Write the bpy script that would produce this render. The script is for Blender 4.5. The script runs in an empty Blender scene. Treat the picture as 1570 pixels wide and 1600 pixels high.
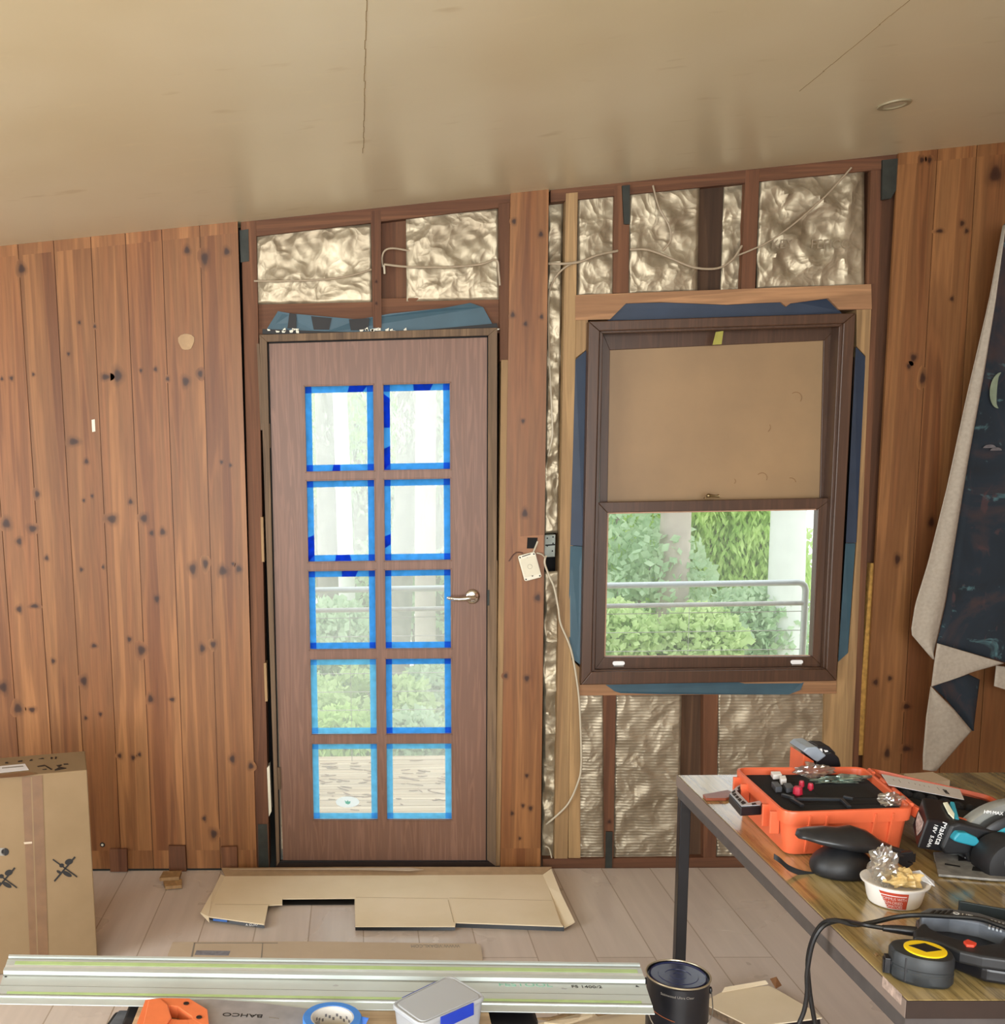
import bpy, bmesh, math, random
from mathutils import Vector, Matrix, noise
random.seed(7)
S = bpy.context.scene
COL = S.collection
PI = math.pi
# ------------------------------------------------------------------ camera
FPX, PX, PY, PIT, YAW, ROL, CH, CD = 1632.47, 491.33, 972.70, .15306, -.04277, -.02157, 1.586, 4.0046
_F = Vector((math.sin(YAW)*math.cos(PIT), math.cos(YAW)*math.cos(PIT), -math.sin(PIT)))
_R0 = Vector((math.cos(YAW), -math.sin(YAW), 0)); _U0 = _R0.cross(_F)
_R = math.cos(ROL)*_R0 + math.sin(ROL)*_U0
_U = -math.sin(ROL)*_R0 + math.cos(ROL)*_U0
_C = Vector((0, -CD, CH))
cd = bpy.data.cameras.new('camera'); cam = bpy.data.objects.new('camera', cd); COL.objects.link(cam)
M = Matrix((( _R.x, _U.x, -_F.x, _C.x), (_R.y, _U.y, -_F.y, _C.y), (_R.z, _U.z, -_F.z, _C.z), (0, 0, 0, 1)))
cam.matrix_world = M
cd.sensor_fit = 'HORIZONTAL'; cd.sensor_width = 36; cd.lens = FPX*36/1570
cd.shift_x = (785-PX)/1570; cd.shift_y = (PY-800)/1570; cd.clip_start = .02; cd.clip_end = 300
S.camera = cam
# surveying helpers: where the line of sight through a photo point meets a real plane of the room
def _ray(x, y): return _F + _R*((x-PX)/FPX) - _U*((y-PY)/FPX)
def onY(x, y, Y=0.): v = _ray(x, y); return _C + v*((Y-_C.y)/v.y)
def onZ(x, y, Z=0.): v = _ray(x, y); return _C + v*((Z-_C.z)/v.z)
# ------------------------------------------------------------------ world, lights, exposure
w = bpy.data.worlds.new('overcast_sky'); S.world = w; w.use_nodes = True
nt = w.node_tree; bg = nt.nodes['Background']
tc = nt.nodes.new('ShaderNodeTexCoord'); sx = nt.nodes.new('ShaderNodeSeparateXYZ'); rp = nt.nodes.new('ShaderNodeValToRGB')
nt.links.new(tc.outputs['Generated'], sx.inputs[0]); 
mr = nt.nodes.new('ShaderNodeMapRange'); mr.inputs[1].default_value = -1; mr.inputs[2].default_value = 1
nt.links.new(sx.outputs['Z'], mr.inputs[0]); nt.links.new(mr.outputs[0], rp.inputs[0])
rp.color_ramp.elements[0].position = .35; rp.color_ramp.elements[0].color = (.72, .78, .68, 1)
rp.color_ramp.elements[1].position = .62; rp.color_ramp.elements[1].color = (.93, .98, 1, 1)
nt.links.new(rp.outputs[0], bg.inputs[0]); bg.inputs[1].default_value = 1.75
def area(name, loc, rot, sx_, sy_, power, color):
    l = bpy.data.lights.new(name, 'AREA'); l.shape = 'RECTANGLE'; l.size = sx_; l.size_y = sy_; l.energy = power; l.color = color
    o = bpy.data.objects.new(name, l); COL.objects.link(o); o.location = loc; o.rotation_euler = rot; return o
area('rear_window_daylight', (-.2, -6.35, 1.45), (PI/2, 0, 0), 3.6, 1.9, 195, (.95, .98, 1))
area('left_window_daylight', (-3.35, -3.3, 1.35), (PI/2, 0, -PI/2), 2.4, 1.7, 105, (.92, .97, 1))
vs = S.view_settings; vs.view_transform = 'Standard'; vs.look = 'None'; vs.exposure = .30; vs.gamma = 1; vs.use_curve_mapping = False
# ------------------------------------------------------------------ mesh helpers
def tag(o, label=None, cat=None, group=None, kind=None):
    if label: o['label'] = label
    if cat: o['category'] = cat
    if group: o['group'] = group
    if kind: o['kind'] = kind
    return o
def empty(name, loc=(0, 0, 0), rot=(0, 0, 0), label=None, cat=None, group=None, kind=None, parent=None):
    o = bpy.data.objects.new(name, None); COL.objects.link(o); o.location = loc; o.rotation_euler = rot; o.empty_display_size = .05
    if parent: o.parent = parent
    return tag(o, label, cat, group, kind)
def mat_of(o):
    m = Matrix.LocRotScale(o.location, o.rotation_euler, o.scale)
    return mat_of(o.parent) @ m if o.parent else m
class MB:
    def __init__(s): s.v = []; s.f = []; s.m = []; s.t = []; s.tone = .5; s.knot = 0.; s.mi = 0; s.X = Matrix()
    def add(s, vs_, fs, knots=None):
        b = len(s.v)
        for i, p in enumerate(vs_):
            s.v.append(s.X @ Vector(p)); s.t.append((s.tone, knots[i] if knots else s.knot, 0, 1))
        for f in fs: s.f.append([b+i for i in f]); s.m.append(s.mi)
        return s
    def box(s, a, b):
        x0, y0, z0 = a; x1, y1, z1 = b
        return s.add([(x0,y0,z0),(x1,y0,z0),(x1,y1,z0),(x0,y1,z0),(x0,y0,z1),(x1,y0,z1),(x1,y1,z1),(x0,y1,z1)],
                     [(0,3,2,1),(4,5,6,7),(0,1,5,4),(1,2,6,5),(2,3,7,6),(3,0,4,7)])
    def cbox(s, c, d): return s.box([c[i]-d[i]/2 for i in range(3)], [c[i]+d[i]/2 for i in range(3)])
    def prism(s, pts, dv):
        pts = [Vector(p) for p in pts]; dv = Vector(dv); n = len(pts)
        return s.add(pts+[p+dv for p in pts], [tuple(range(n)), tuple(range(2*n-1, n-1, -1))]+[(i, n+i, n+(i+1) % n, (i+1) % n) for i in range(n)])
    def loft(s, rings, cap=True, close=True):
        n = len(rings[0]); fs = []
        for k in range(len(rings)-1):
            for i in range(n if close else n-1):
                j = (i+1) % n; fs.append((k*n+i, k*n+j, (k+1)*n+j, (k+1)*n+i))
        if cap: fs += [tuple(range(n-1, -1, -1)), tuple(range((len(rings)-1)*n, len(rings)*n))]
        return s.add([p for r in rings for p in r], fs)
    def tube(s, pts, r, n=8, cap=True):
        pts = [Vector(p) for p in pts]; rings = []; up = None
        for i, p in enumerate(pts):
            t = (pts[min(i+1, len(pts)-1)]-pts[max(i-1, 0)]).normalized()
            if up is None: up = t.orthogonal().normalized()
            up = (up - t*up.dot(t)); up = up.normalized() if up.length > 1e-6 else t.orthogonal().normalized()
            bn = t.cross(up); rr = r[i] if isinstance(r, (list, tuple)) else r
            rings.append([p+up*math.cos(2*PI*k/n)*rr+bn*math.sin(2*PI*k/n)*rr for k in range(n)])
        return s.loft(rings, cap)
    def lathe(s, prof, c=(0, 0, 0), n=32, cap=True):
        c = Vector(c)
        return s.loft([[c+Vector((r*math.cos(2*PI*k/n), r*math.sin(2*PI*k/n), z)) for k in range(n)] for r, z in prof], cap)
    def grid(s, nu, nv, fn):
        return s.add([fn(i/nu, j/nv) for j in range(nv+1) for i in range(nu+1)],
                     [(j*(nu+1)+i, j*(nu+1)+i+1, (j+1)*(nu+1)+i+1, (j+1)*(nu+1)+i) for j in range(nv) for i in range(nu)])
    def blob(s, c, r, nu=16, nv=10, fn=None):
        c = Vector(c); rings = []
        for j in range(nv+1):
            th = PI*j/nv; th = min(max(th, .05), PI-.05)
            ring = []
            for i in range(nu):
                d = Vector((math.sin(th)*math.cos(2*PI*i/nu), math.sin(th)*math.sin(2*PI*i/nu), -math.cos(th)))
                k = fn(d) if fn else 1
                ring.append(c+Vector((d.x*r[0], d.y*r[1], d.z*r[2]))*k)
            rings.append(ring)
        return s.loft(rings)
    def build(s, name, mats, parent=None, smooth=False, bev=0, seg=2, solid=0, sub=0, local=False, origin=None, recalc=True, angle=40):
        me = bpy.data.meshes.new(name)
        if parent is not None and not local:
            inv = mat_of(parent).inverted(); vv = [inv @ p for p in s.v]
        elif parent is None and origin is not None: vv = [p-Vector(origin) for p in s.v]
        else: vv = s.v
        me.from_pydata([tuple(p) for p in vv], [], s.f)
        if not isinstance(mats, (list, tuple)): mats = [mats]
        for m in mats: me.materials.append(m)
        me.polygons.foreach_set('material_index', s.m)
        at = me.color_attributes.new('tk', 'FLOAT_COLOR', 'POINT')
        at.data.foreach_set('color', [c for t in s.t for c in t])
        if recalc:
            b = bmesh.new(); b.from_mesh(me); bmesh.ops.recalc_face_normals(b, faces=b.faces); b.to_mesh(me); b.free()
        if smooth:
            me.polygons.foreach_set('use_smooth', [True]*len(me.polygons))
            if angle: me.set_sharp_from_angle(angle=math.radians(angle))
        me.update()
        o = bpy.data.objects.new(name, me); COL.objects.link(o)
        if parent is not None: o.parent = parent
        elif origin is not None: o.location = origin
        if solid: md = o.modifiers.new('s', 'SOLIDIFY'); md.thickness = solid; md.offset = 0
        if bev: md = o.modifiers.new('b', 'BEVEL'); md.width = bev; md.segments = seg; md.limit_method = 'ANGLE'
        if sub: md = o.modifiers.new('u', 'SUBSURF'); md.levels = sub; md.render_levels = sub
        return o
def text(name, body, m, parent, loc, xdir, up, size, ext=.0004, sx_=1., mirror=False):
    cu = bpy.data.curves.new('t', 'FONT'); cu.body = body; cu.size = size; cu.extrude = ext; cu.align_x = 'CENTER'; cu.align_y = 'CENTER'
    t = bpy.data.objects.new('t', cu); COL.objects.link(t)
    dg = bpy.context.evaluated_depsgraph_get(); dg.update()
    me = bpy.data.meshes.new_from_object(t.evaluated_get(dg)); bpy.data.objects.remove(t); me.name = name
    x = Vector(xdir).normalized(); u = Vector(up); u = (u-x*u.dot(x)).normalized(); z = x.cross(u)
    Mt = Matrix(((x.x*sx_, u.x, z.x, loc[0]), (x.y*sx_, u.y, z.y, loc[1]), (x.z*sx_, u.z, z.z, loc[2]), (0, 0, 0, 1)))
    if parent is not None: Mt = mat_of(parent).inverted() @ Mt
    me.transform(Mt); me.materials.clear(); me.materials.append(m)
    o = bpy.data.objects.new(name, me); COL.objects.link(o)
    if parent is not None: o.parent = parent
    return o
def arc(c, r, a0, a1, n, z=0): return [Vector((c[0]+r*math.cos(a0+(a1-a0)*i/n), c[1]+r*math.sin(a0+(a1-a0)*i/n), z)) for i in range(n+1)]
def rrect(w_, h_, r, n=5, z=0, c=(0, 0)):
    out = []
    for (sx_, sy_, a) in ((1, 1, 0), (-1, 1, PI/2), (-1, -1, PI), (1, -1, 1.5*PI)):
        out += arc((c[0]+sx_*(w_/2-r), c[1]+sy_*(h_/2-r)), r, a, a+PI/2, n, z)
    return out
def spline(pts, k=8):
    pts = [Vector(p) for p in pts]; out = []
    for i in range(len(pts)-1):
        p0, p1, p2, p3 = pts[max(i-1, 0)], pts[i], pts[i+1], pts[min(i+2, len(pts)-1)]
        for j in range(k):
            t = j/k; out.append(.5*((2*p1)+(p2-p0)*t+(2*p0-5*p1+4*p2-p3)*t*t+(-p0+3*p1-3*p2+p3)*t**3))
    return out+[pts[-1]]
def polyY(pts, Y, th): return [onY(x, y, Y) for x, y in pts], (0, th, 0)
# ------------------------------------------------------------------ materials
def lin(h):
    h = h.lstrip('#'); c = [int(h[i:i+2], 16)/255 for i in (0, 2, 4)]
    return tuple(x/12.92 if x <= .04045 else ((x+.055)/1.055)**2.4 for x in c)+(1,)
def N(nt, t, **k):
    n = nt.nodes.new(t)
    for a, b in k.items():
        if a.startswith('i'): n.inputs[int(a[1:])].default_value = b
        else: setattr(n, a, b)
    return n
def base(name):
    m = bpy.data.materials.new(name); m.use_nodes = True; nt = m.node_tree; b = nt.nodes['Principled BSDF']
    return m, nt, b, nt.links.new
def mix(nt, fac, a, b, mode='MIX'):
    n = nt.nodes.new('ShaderNodeMix'); n.data_type = 'RGBA'; n.blend_type = mode
    for s, v in ((n.inputs[0], fac), (n.inputs[6], a), (n.inputs[7], b)):
        if hasattr(v, 'is_output'): nt.links.new(v, s)
        elif s == n.inputs[0]: s.default_value = v
        else: s.default_value = v
    return n.outputs[2]
def coords(nt, scale=(1, 1, 1), rot=(0, 0, 0), kind='Object'):
    t = nt.nodes.new('ShaderNodeTexCoord'); mp = nt.nodes.new('ShaderNodeMapping')
    mp.inputs['Scale'].default_value = scale; mp.inputs['Rotation'].default_value = rot
    nt.links.new(t.outputs[kind], mp.inputs[0]); return mp.outputs[0]
def noi(nt, vec, scale=1., detail=4., rough=.5, dist=0.):
    n = N(nt, 'ShaderNodeTexNoise'); nt.links.new(vec, n.inputs['Vector']); n.inputs['Scale'].default_value = scale
    n.inputs['Detail'].default_value = detail; n.inputs['Roughness'].default_value = rough; n.inputs['Distortion'].default_value = dist
    return n.outputs['Fac']
def ramp(nt, fac, stops):
    r = N(nt, 'ShaderNodeValToRGB'); nt.links.new(fac, r.inputs[0]); e = r.color_ramp.elements
    while len(e) < len(stops): e.new(.5)
    for i, (p, c) in enumerate(stops): e[i].position = p; e[i].color = c if len(c) == 4 else tuple(c)+(1,)
    return r.outputs[0]
G = lambda v: (v, v, v, 1)
def bump(nt, b, h, strength=.3, dist=.002):
    n = N(nt, 'ShaderNodeBump'); n.inputs['Strength'].default_value = strength; n.inputs['Distance'].default_value = dist
    nt.links.new(h, n.inputs['Height']); nt.links.new(n.outputs[0], b.inputs['Normal'])
def plain(name, col, rough=.5, metal=0., var=.12, vscale=30., bmp=0., spec=.5):
    m, nt, b, L = base(name); c = lin(col); v = coords(nt)
    n = noi(nt, v, vscale, 5)
    d = tuple(x*(1-var) for x in c[:3])+(1,); u = tuple(min(1, x*(1+var)) for x in c[:3])+(1,)
    L(ramp(nt, n, [(.3, d), (.7, u)]), b.inputs['Base Color'])
    b.inputs['Roughness'].default_value = rough; b.inputs['Metallic'].default_value = metal; b.inputs['Specular IOR Level'].default_value = spec
    if bmp: bump(nt, b, n, bmp, .001)
    return m
def wood(name, dark, light, axis='Z', rough=.5, grain=1., tk=False, fine=.5, spec=.35):
    m, nt, b, L = base(name)
    sc = {'Z': (26, 26, 1.1), 'X': (1.1, 26, 26), 'Y': (26, 1.1, 26)}[axis]
    v = coords(nt, tuple(x*grain for x in sc))
    if tk:
        at = N(nt, 'ShaderNodeAttribute', attribute_name='tk'); sp = N(nt, 'ShaderNodeSeparateColor'); L(at.outputs['Color'], sp.inputs[0])
        off = N(nt, 'ShaderNodeCombineXYZ'); mu = N(nt, 'ShaderNodeMath', operation='MULTIPLY', i1=37.); L(sp.outputs[0], mu.inputs[0]); L(mu.outputs[0], off.inputs[1]); L(mu.outputs[0], off.inputs[2])
        ad = N(nt, 'ShaderNodeVectorMath', operation='ADD'); L(v, ad.inputs[0]); L(off.outputs[0], ad.inputs[1]); v = ad.outputs[0]
    n1 = noi(nt, v, .55, 3, .5, .6)
    wv = N(nt, 'ShaderNodeMath', operation='MULTIPLY', i1=34.); L(n1, wv.inputs[0])
    sn = N(nt, 'ShaderNodeMath', operation='SINE'); L(wv.outputs[0], sn.inputs[0])
    r1 = ramp(nt, sn.outputs[0], [(0, G(0)), (1, G(1))])
    n2 = noi(nt, v, 3.2, 6, .65)
    c1, c2 = lin(dark), lin(light)
    col = ramp(nt, n1, [(.28, c1), (.72, c2)])
    col = mix(nt, .20, col, mix(nt, 1., col, r1, 'MULTIPLY'))
    col = mix(nt, fine, col, mix(nt, 1., col, ramp(nt, n2, [(.3, G(.55)), (.6, G(1.08))]), 'MULTIPLY'))
    if tk:
        tone = ramp(nt, sp.outputs[0], [(0, G(.70)), (.5, G(1)), (1, G(1.35))])
        col = mix(nt, 1., col, tone, 'MULTIPLY')
        col = mix(nt, ramp(nt, sp.outputs[1], [(0, G(0)), (.55, G(.55)), (1, G(.95))]), col, lin('#2a130b'))
    L(col, b.inputs['Base Color']); b.inputs['Roughness'].default_value = rough; b.inputs['Specular IOR Level'].default_value = spec
    bump(nt, b, n2, .12, .001)
    return m
MAT = {}
PINE = wood('varnished_pine', '#7b4b2a', '#a27044', tk=True, rough=.42)
STUD = wood('red_brown_stud', '#5e3a26', '#7c5338', tk=True, rough=.7)
DSTUD = wood('dark_old_stud', '#3f2c1f', '#5c4330', tk=True, rough=.8)
NPINE = wood('raw_new_pine', '#977550', '#b99668', tk=True, rough=.65)
NPINEX = wood('raw_new_pine_lying', '#93694a', '#b3875f', axis='X', rough=.65)
STUDX = wood('red_brown_plate', '#5c3926', '#785036', axis='X', rough=.7)
DOORW = wood('primed_brown_door', '#7c5a48', '#846251', grain=2.6, rough=.42, fine=.10)
JAMBW = wood('weathered_jamb', '#634f3e', '#82694f', grain=1.5, rough=.7)
WINW = wood('dark_stained_cedar', '#4c3425', '#583d2c', grain=2., rough=.38, fine=.12, spec=.5)
BEAD = plain('pale_bead', '#b98f74', .5)
LAMW = None
def laminate():
    m, nt, b, L = base('oak_laminate'); v = coords(nt, (30, 1.6, 30), (0, 0, 0))
    n1 = noi(nt, v, .8, 3, .5, .8); n2 = noi(nt, v, 3., 6, .7); n3 = noi(nt, coords(nt, (3, 2, 3)), 1., 4)
    col = ramp(nt, n1, [(.3, lin('#7d6840')), (.55, lin('#a8925f')), (.75, lin('#bba878'))])
    col = mix(nt, .8, col, mix(nt, 1., col, ramp(nt, n2, [(.35, G(.35)), (.52, G(1.05))]), 'MULTIPLY'))
    L(col, b.inputs['Base Color']); L(ramp(nt, n3, [(.3, G(.16)), (.7, G(.30))]), b.inputs['Roughness']); b.inputs['Specular IOR Level'].default_value = 1.; b.inputs['Coat Weight'].default_value = .6; b.inputs['Coat Roughness'].default_value = .12
    return m
LAMW = laminate()
def ceil_mat():
    m, nt, b, L = base('aged_cream_ceiling'); v = coords(nt)
    n = noi(nt, v, 1.3, 4); st = noi(nt, coords(nt, (3, 9, 3)), 1.6, 5, .65)
    col = ramp(nt, n, [(.3, lin('#c6b896')), (.7, lin('#d2c6a8'))])
    col = mix(nt, ramp(nt, st, [(.60, G(0)), (.72, G(.30))]), col, lin('#d8c9a4'))
    col = mix(nt, ramp(nt, noi(nt, coords(nt, (5, 14, 5)), 1.1, 3), [(.66, G(0)), (.76, G(.35))]), col, lin('#a58d5e'))
    L(col, b.inputs['Base Color']); L(ramp(nt, n, [(.3, G(.30)), (.7, G(.38))]), b.inputs['Roughness'])
    b.inputs['Specular IOR Level'].default_value = .6
    bump(nt, b, noi(nt, v, 1.8, 3), .10, .02); return m
CEIL = ceil_mat()
def floor_mat():
    m, nt, b, L = base('pale_floor_planks'); v = coords(nt, (1, 1, 1), (0, 0, PI/2))
    br = N(nt, 'ShaderNodeTexBrick', offset=.37, squash=1.); L(v, br.inputs[0])
    br.inputs['Scale'].default_value = 1; br.inputs['Brick Width'].default_value = 1.2; br.inputs['Row Height'].default_value = .19; br.inputs['Mortar Size'].default_value = .0022
    br.inputs['Color1'].default_value = lin('#cabcb2'); br.inputs['Color2'].default_value = lin('#d2c6bd'); br.inputs['Mortar'].default_value = lin('#a89888')
    n = noi(nt, coords(nt, (22, 1.4, 1)), 1., 5, .6); n3 = noi(nt, coords(nt), 2.5, 4)
    col = mix(nt, .4, br.outputs[0], mix(nt, 1., br.outputs[0], ramp(nt, n, [(.3, G(.78)), (.7, G(1.1))]), 'MULTIPLY'))
    L(col, b.inputs['Base Color']); L(ramp(nt, n3, [(.3, G(.24)), (.7, G(.36))]), b.inputs['Roughness']); return m
FLOOR = floor_mat()
def foil(name, c1, c2, rough, scrim):
    m, nt, b, L = base(name); v = coords(nt)
    n = noi(nt, v, 5, 5, .6, 1.2)
    vo = N(nt, 'ShaderNodeTexVoronoi', feature='F1'); nv = N(nt, 'ShaderNodeVectorMath', operation='ADD'); L(v, nv.inputs[0])
    nn = N(nt, 'ShaderNodeTexNoise'); nn.inputs['Scale'].default_value = 6; L(v, nn.inputs['Vector']); sc = N(nt, 'ShaderNodeVectorMath', operation='SCALE'); sc.inputs['Scale'].default_value = .2; L(nn.outputs['Color'], sc.inputs[0]); L(sc.outputs[0], nv.inputs[1])
    L(nv.outputs[0], vo.inputs['Vector']); vo.inputs['Scale'].default_value = 13
    vo2 = N(nt, 'ShaderNodeTexVoronoi', feature='F1'); L(nv.outputs[0], vo2.inputs['Vector']); vo2.inputs['Scale'].default_value = 34
    wv = N(nt, 'ShaderNodeTexWave', wave_type='BANDS', bands_direction='Z' if scrim == 0 else 'DIAGONAL'); L(v, wv.inputs[0]); wv.inputs['Scale'].default_value = 26 if scrim == 0 else 10; wv.inputs['Distortion'].default_value = .6
    a1 = N(nt, 'ShaderNodeMath', operation='MULTIPLY_ADD', i1=.30); L(vo2.outputs[0], a1.inputs[0]); L(vo.outputs[0], a1.inputs[2])
    a2 = N(nt, 'ShaderNodeMath', operation='MULTIPLY_ADD', i1=.10); L(wv.outputs[1], a2.inputs[0]); L(a1.outputs[0], a2.inputs[2])
    L(ramp(nt, n, [(.3, lin(c1)), (.7, lin(c2))]), b.inputs['Base Color'])
    b.inputs['Metallic'].default_value = .6; b.inputs['Roughness'].default_value = rough
    bump(nt, b, a2.outputs[0], .5, .012); return m
FOIL = foil('silver_foil_wrap', '#8c7d66', '#b9ac92', .43, 1)
FOILB = foil('silver_bubble_foil', '#8b7e68', '#b5a993', .42, 0)
def card(name, c1, c2, rough=.85):
    m, nt, b, L = base(name); v = coords(nt); n = noi(nt, v, 3, 6, .6)
    L(ramp(nt, n, [(.3, lin(c1)), (.7, lin(c2))]), b.inputs['Base Color']); b.inputs['Roughness'].default_value = rough; bump(nt, b, noi(nt, v, 60, 3), .08, .001); return m
KRAFT = card('brown_kraft_carton', '#7f6849', '#8c7455')
CARDB = card('pale_cardboard', '#e0cfae', '#ecdcc0')
CARDG = card('grey_beige_cardboard', '#bba890', '#c9b8a2')
PARTI = card('brown_hardboard', '#8d7252', '#9c7e5a', .45)
PACK = plain('brown_packing_tape', '#735438', .3)
INK = plain('black_ink', '#15110f', .6, var=.02)
GINK = plain('grey_ink', '#8b857c', .6, var=.02)
PAPER = plain('white_paper', '#dcdce0', .6, var=.03)
WHITE = plain('white_plastic', '#d8d2bd', .35, var=.03)
BWHITE = plain('bright_white_plastic', '#f2f2f2', .3, var=.02)
BLACK = plain('black_powder_coat', '#16161a', .35, var=.1)
RUB = plain('black_rubber', '#1c1d20', .5, var=.2, vscale=60, bmp=.1)
GRUB = plain('dusty_grey_rubber', '#54585f', .55, var=.25, vscale=40, bmp=.1)
FOAM = plain('black_foam', '#191a1f', .95, var=.2, vscale=200, bmp=.3)
ORANGE = plain('orange_plastic', '#d8643f', .38, var=.05)
ORANGE2 = plain('saw_handle_orange', '#e37a4c', .33, var=.05)
REDP = plain('crimson_plastic', '#b3213a', .35, var=.06)
YEL = plain('yellow_label', '#f2cf1b', .45, var=.04)
TEAL = plain('teal_plastic', '#2f93a8', .35, var=.08)
CHROME = plain('polished_chrome', '#d8d4cc', .12, 1., var=.03)
STEEL = plain('brushed_steel', '#a9a9a6', .35, 1., var=.15, vscale=12)
GALV = plain('galvanised_plate', '#30322c', .6, .3, var=.3, vscale=25)
EDGE = plain('taupe_edge_strip', '#7a6b62', .45, var=.06, vscale=8)
DEDGE = plain('dark_brown_edge_strip', '#2a1e19', .4, var=.1)
ALU = plain('anodised_aluminium', '#c4cdcb', .38, .15, var=.06, vscale=6)
ALUD = plain('shadow_groove_strip', '#8e8f88', .4, .2, var=.08)
LIME = plain('lime_glide_strip', '#b4cf92', .5, var=.08)
BTAPE = plain('blue_painters_tape', '#2a64b8', .6, var=.05)
CABLE = plain('off_white_cable', '#a08f77', .5, var=.08)
CABLEW = plain('white_cable', '#bdb29b', .5, var=.05)
BCABLE = plain('black_cable', '#0e0e10', .4, var=.05)
WRAPB = plain('navy_building_wrap', '#243246', .5, var=.15, vscale=8)
WRAPT = plain('teal_building_wrap', '#35525f', .5, var=.15, vscale=8)
VOID = plain('dark_cavity', '#0d0b0a', .9, var=.1)
LINEN = plain('cream_blackout_lining', '#9d9283', .9, var=.10, vscale=90, bmp=.15)
TINM = plain('black_tin_wrap', '#19191d', .35, var=.35, vscale=18)
LIDM = plain('navy_lid', '#242a4c', .18, var=.15, vscale=12)
def masking():   # translucent washi-type tape lit from behind
    out = []
    for nm, c, d in (('blue_masking_tape', '#86cdff', .93), ('doubled_blue_masking_tape', '#5598f4', .95), ('pale_blue_masking_tape', '#a8e4ff', .9)):
        m, nt, b, L = base(nm); v = coords(nt); n = noi(nt, v, 40, 4)
        c1 = lin(c); c0 = tuple(x*.82 for x in c1[:3])+(1,)
        cc = ramp(nt, n, [(.3, c0), (.7, c1)])
        tr = N(nt, 'ShaderNodeBsdfTranslucent'); df = N(nt, 'ShaderNodeBsdfDiffuse'); mx = N(nt, 'ShaderNodeMixShader'); mx.inputs[0].default_value = d
        L(cc, tr.inputs[0]); L(cc, df.inputs[0]); L(df.outputs[0], mx.inputs[1]); L(tr.outputs[0], mx.inputs[2]); L(mx.outputs[0], nt.nodes['Material Output'].inputs[0]); out.append(m)
    return out
MT_L, MT_D, MT_P = masking()
def glass(name, haze, tint=(1, 1, 1, 1), gloss=.05):
    m, nt, b, L = base(name)
    t = N(nt, 'ShaderNodeBsdfTransparent'); t.inputs[0].default_value = tint
    h = N(nt, 'ShaderNodeBsdfTranslucent'); h.inputs[0].default_value = (.95, .97, .95, 1)
    g = N(nt, 'ShaderNodeBsdfGlossy'); g.inputs['Roughness'].default_value = .03
    m1 = N(nt, 'ShaderNodeMixShader'); m1.inputs[0].default_value = haze; L(t.outputs[0], m1.inputs[1]); L(h.outputs[0], m1.inputs[2])
    m2 = N(nt, 'ShaderNodeMixShader'); m2.inputs[0].default_value = gloss; L(m1.outputs[0], m2.inputs[1]); L(g.outputs[0], m2.inputs[2])
    L(m2.outputs[0], nt.nodes['Material Output'].inputs[0]); return m
GHAZE = glass('dusty_door_glass', .20, gloss=.02)
GCLEAR = glass('window_glass', .05, gloss=.02)
PBAG = glass('crinkled_clear_film', .35, (.85, .85, .86, 1), .35)
def softplastic():
    m, nt, b, L = base('frosted_container_plastic'); b.inputs['Base Color'].default_value = lin('#c9cdd2'); b.inputs['Roughness'].default_value = .3
    b.inputs['Transmission Weight'].default_value = .35; b.inputs['Subsurface Weight'].default_value = .0; bump(nt, b, noi(nt, coords(nt), 40, 4), .15, .001); return m
FROST = softplastic()
def leafm(name, c1, c2):
    m, nt, b, L = base(name); v = coords(nt); n = noi(nt, v, 3.5, 3)
    cc = ramp(nt, n, [(.3, lin(c1)), (.7, lin(c2))])
    tr = N(nt, 'ShaderNodeBsdfTranslucent'); df = N(nt, 'ShaderNodeBsdfDiffuse'); mx = N(nt, 'ShaderNodeMixShader'); mx.inputs[0].default_value = .45
    L(cc, tr.inputs[0]); L(cc, df.inputs[0]); L(df.outputs[0], mx.inputs[1]); L(tr.outputs[0], mx.inputs[2]); L(mx.outputs[0], nt.nodes['Material Output'].inputs[0]); return m
LEAFS = [leafm('eucalypt_leaves', '#b0d27c', '#d9eda4'), leafm('grey_green_leaves', '#aac8a0', '#d4e6c6'), leafm('lime_shrub_leaves', '#b6d090', '#dcebb4')]
BARK = plain('smooth_gum_bark', '#beb2a8', .8, var=.12, vscale=5)
BARKW = plain('white_gum_bark', '#dcdfdc', .8, var=.06, vscale=4)
BARKG = plain('grey_stringy_bark', '#8f8b82', .9, var=.2, vscale=8)
DECKW = wood('sunbleached_decking', '#c7ac86', '#e3cfae', axis='X', rough=.8)
GROUND = plain('bush_ground', '#b6bf8e', .95, var=.3, vscale=3)
HAIL = plain('galvanised_rail', '#c2cacb', .4, .3, var=.05)
FZ = -.04      # finished floor level
def cz(X): return 2.4915+.0683*X      # underside of the raked ceiling
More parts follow.
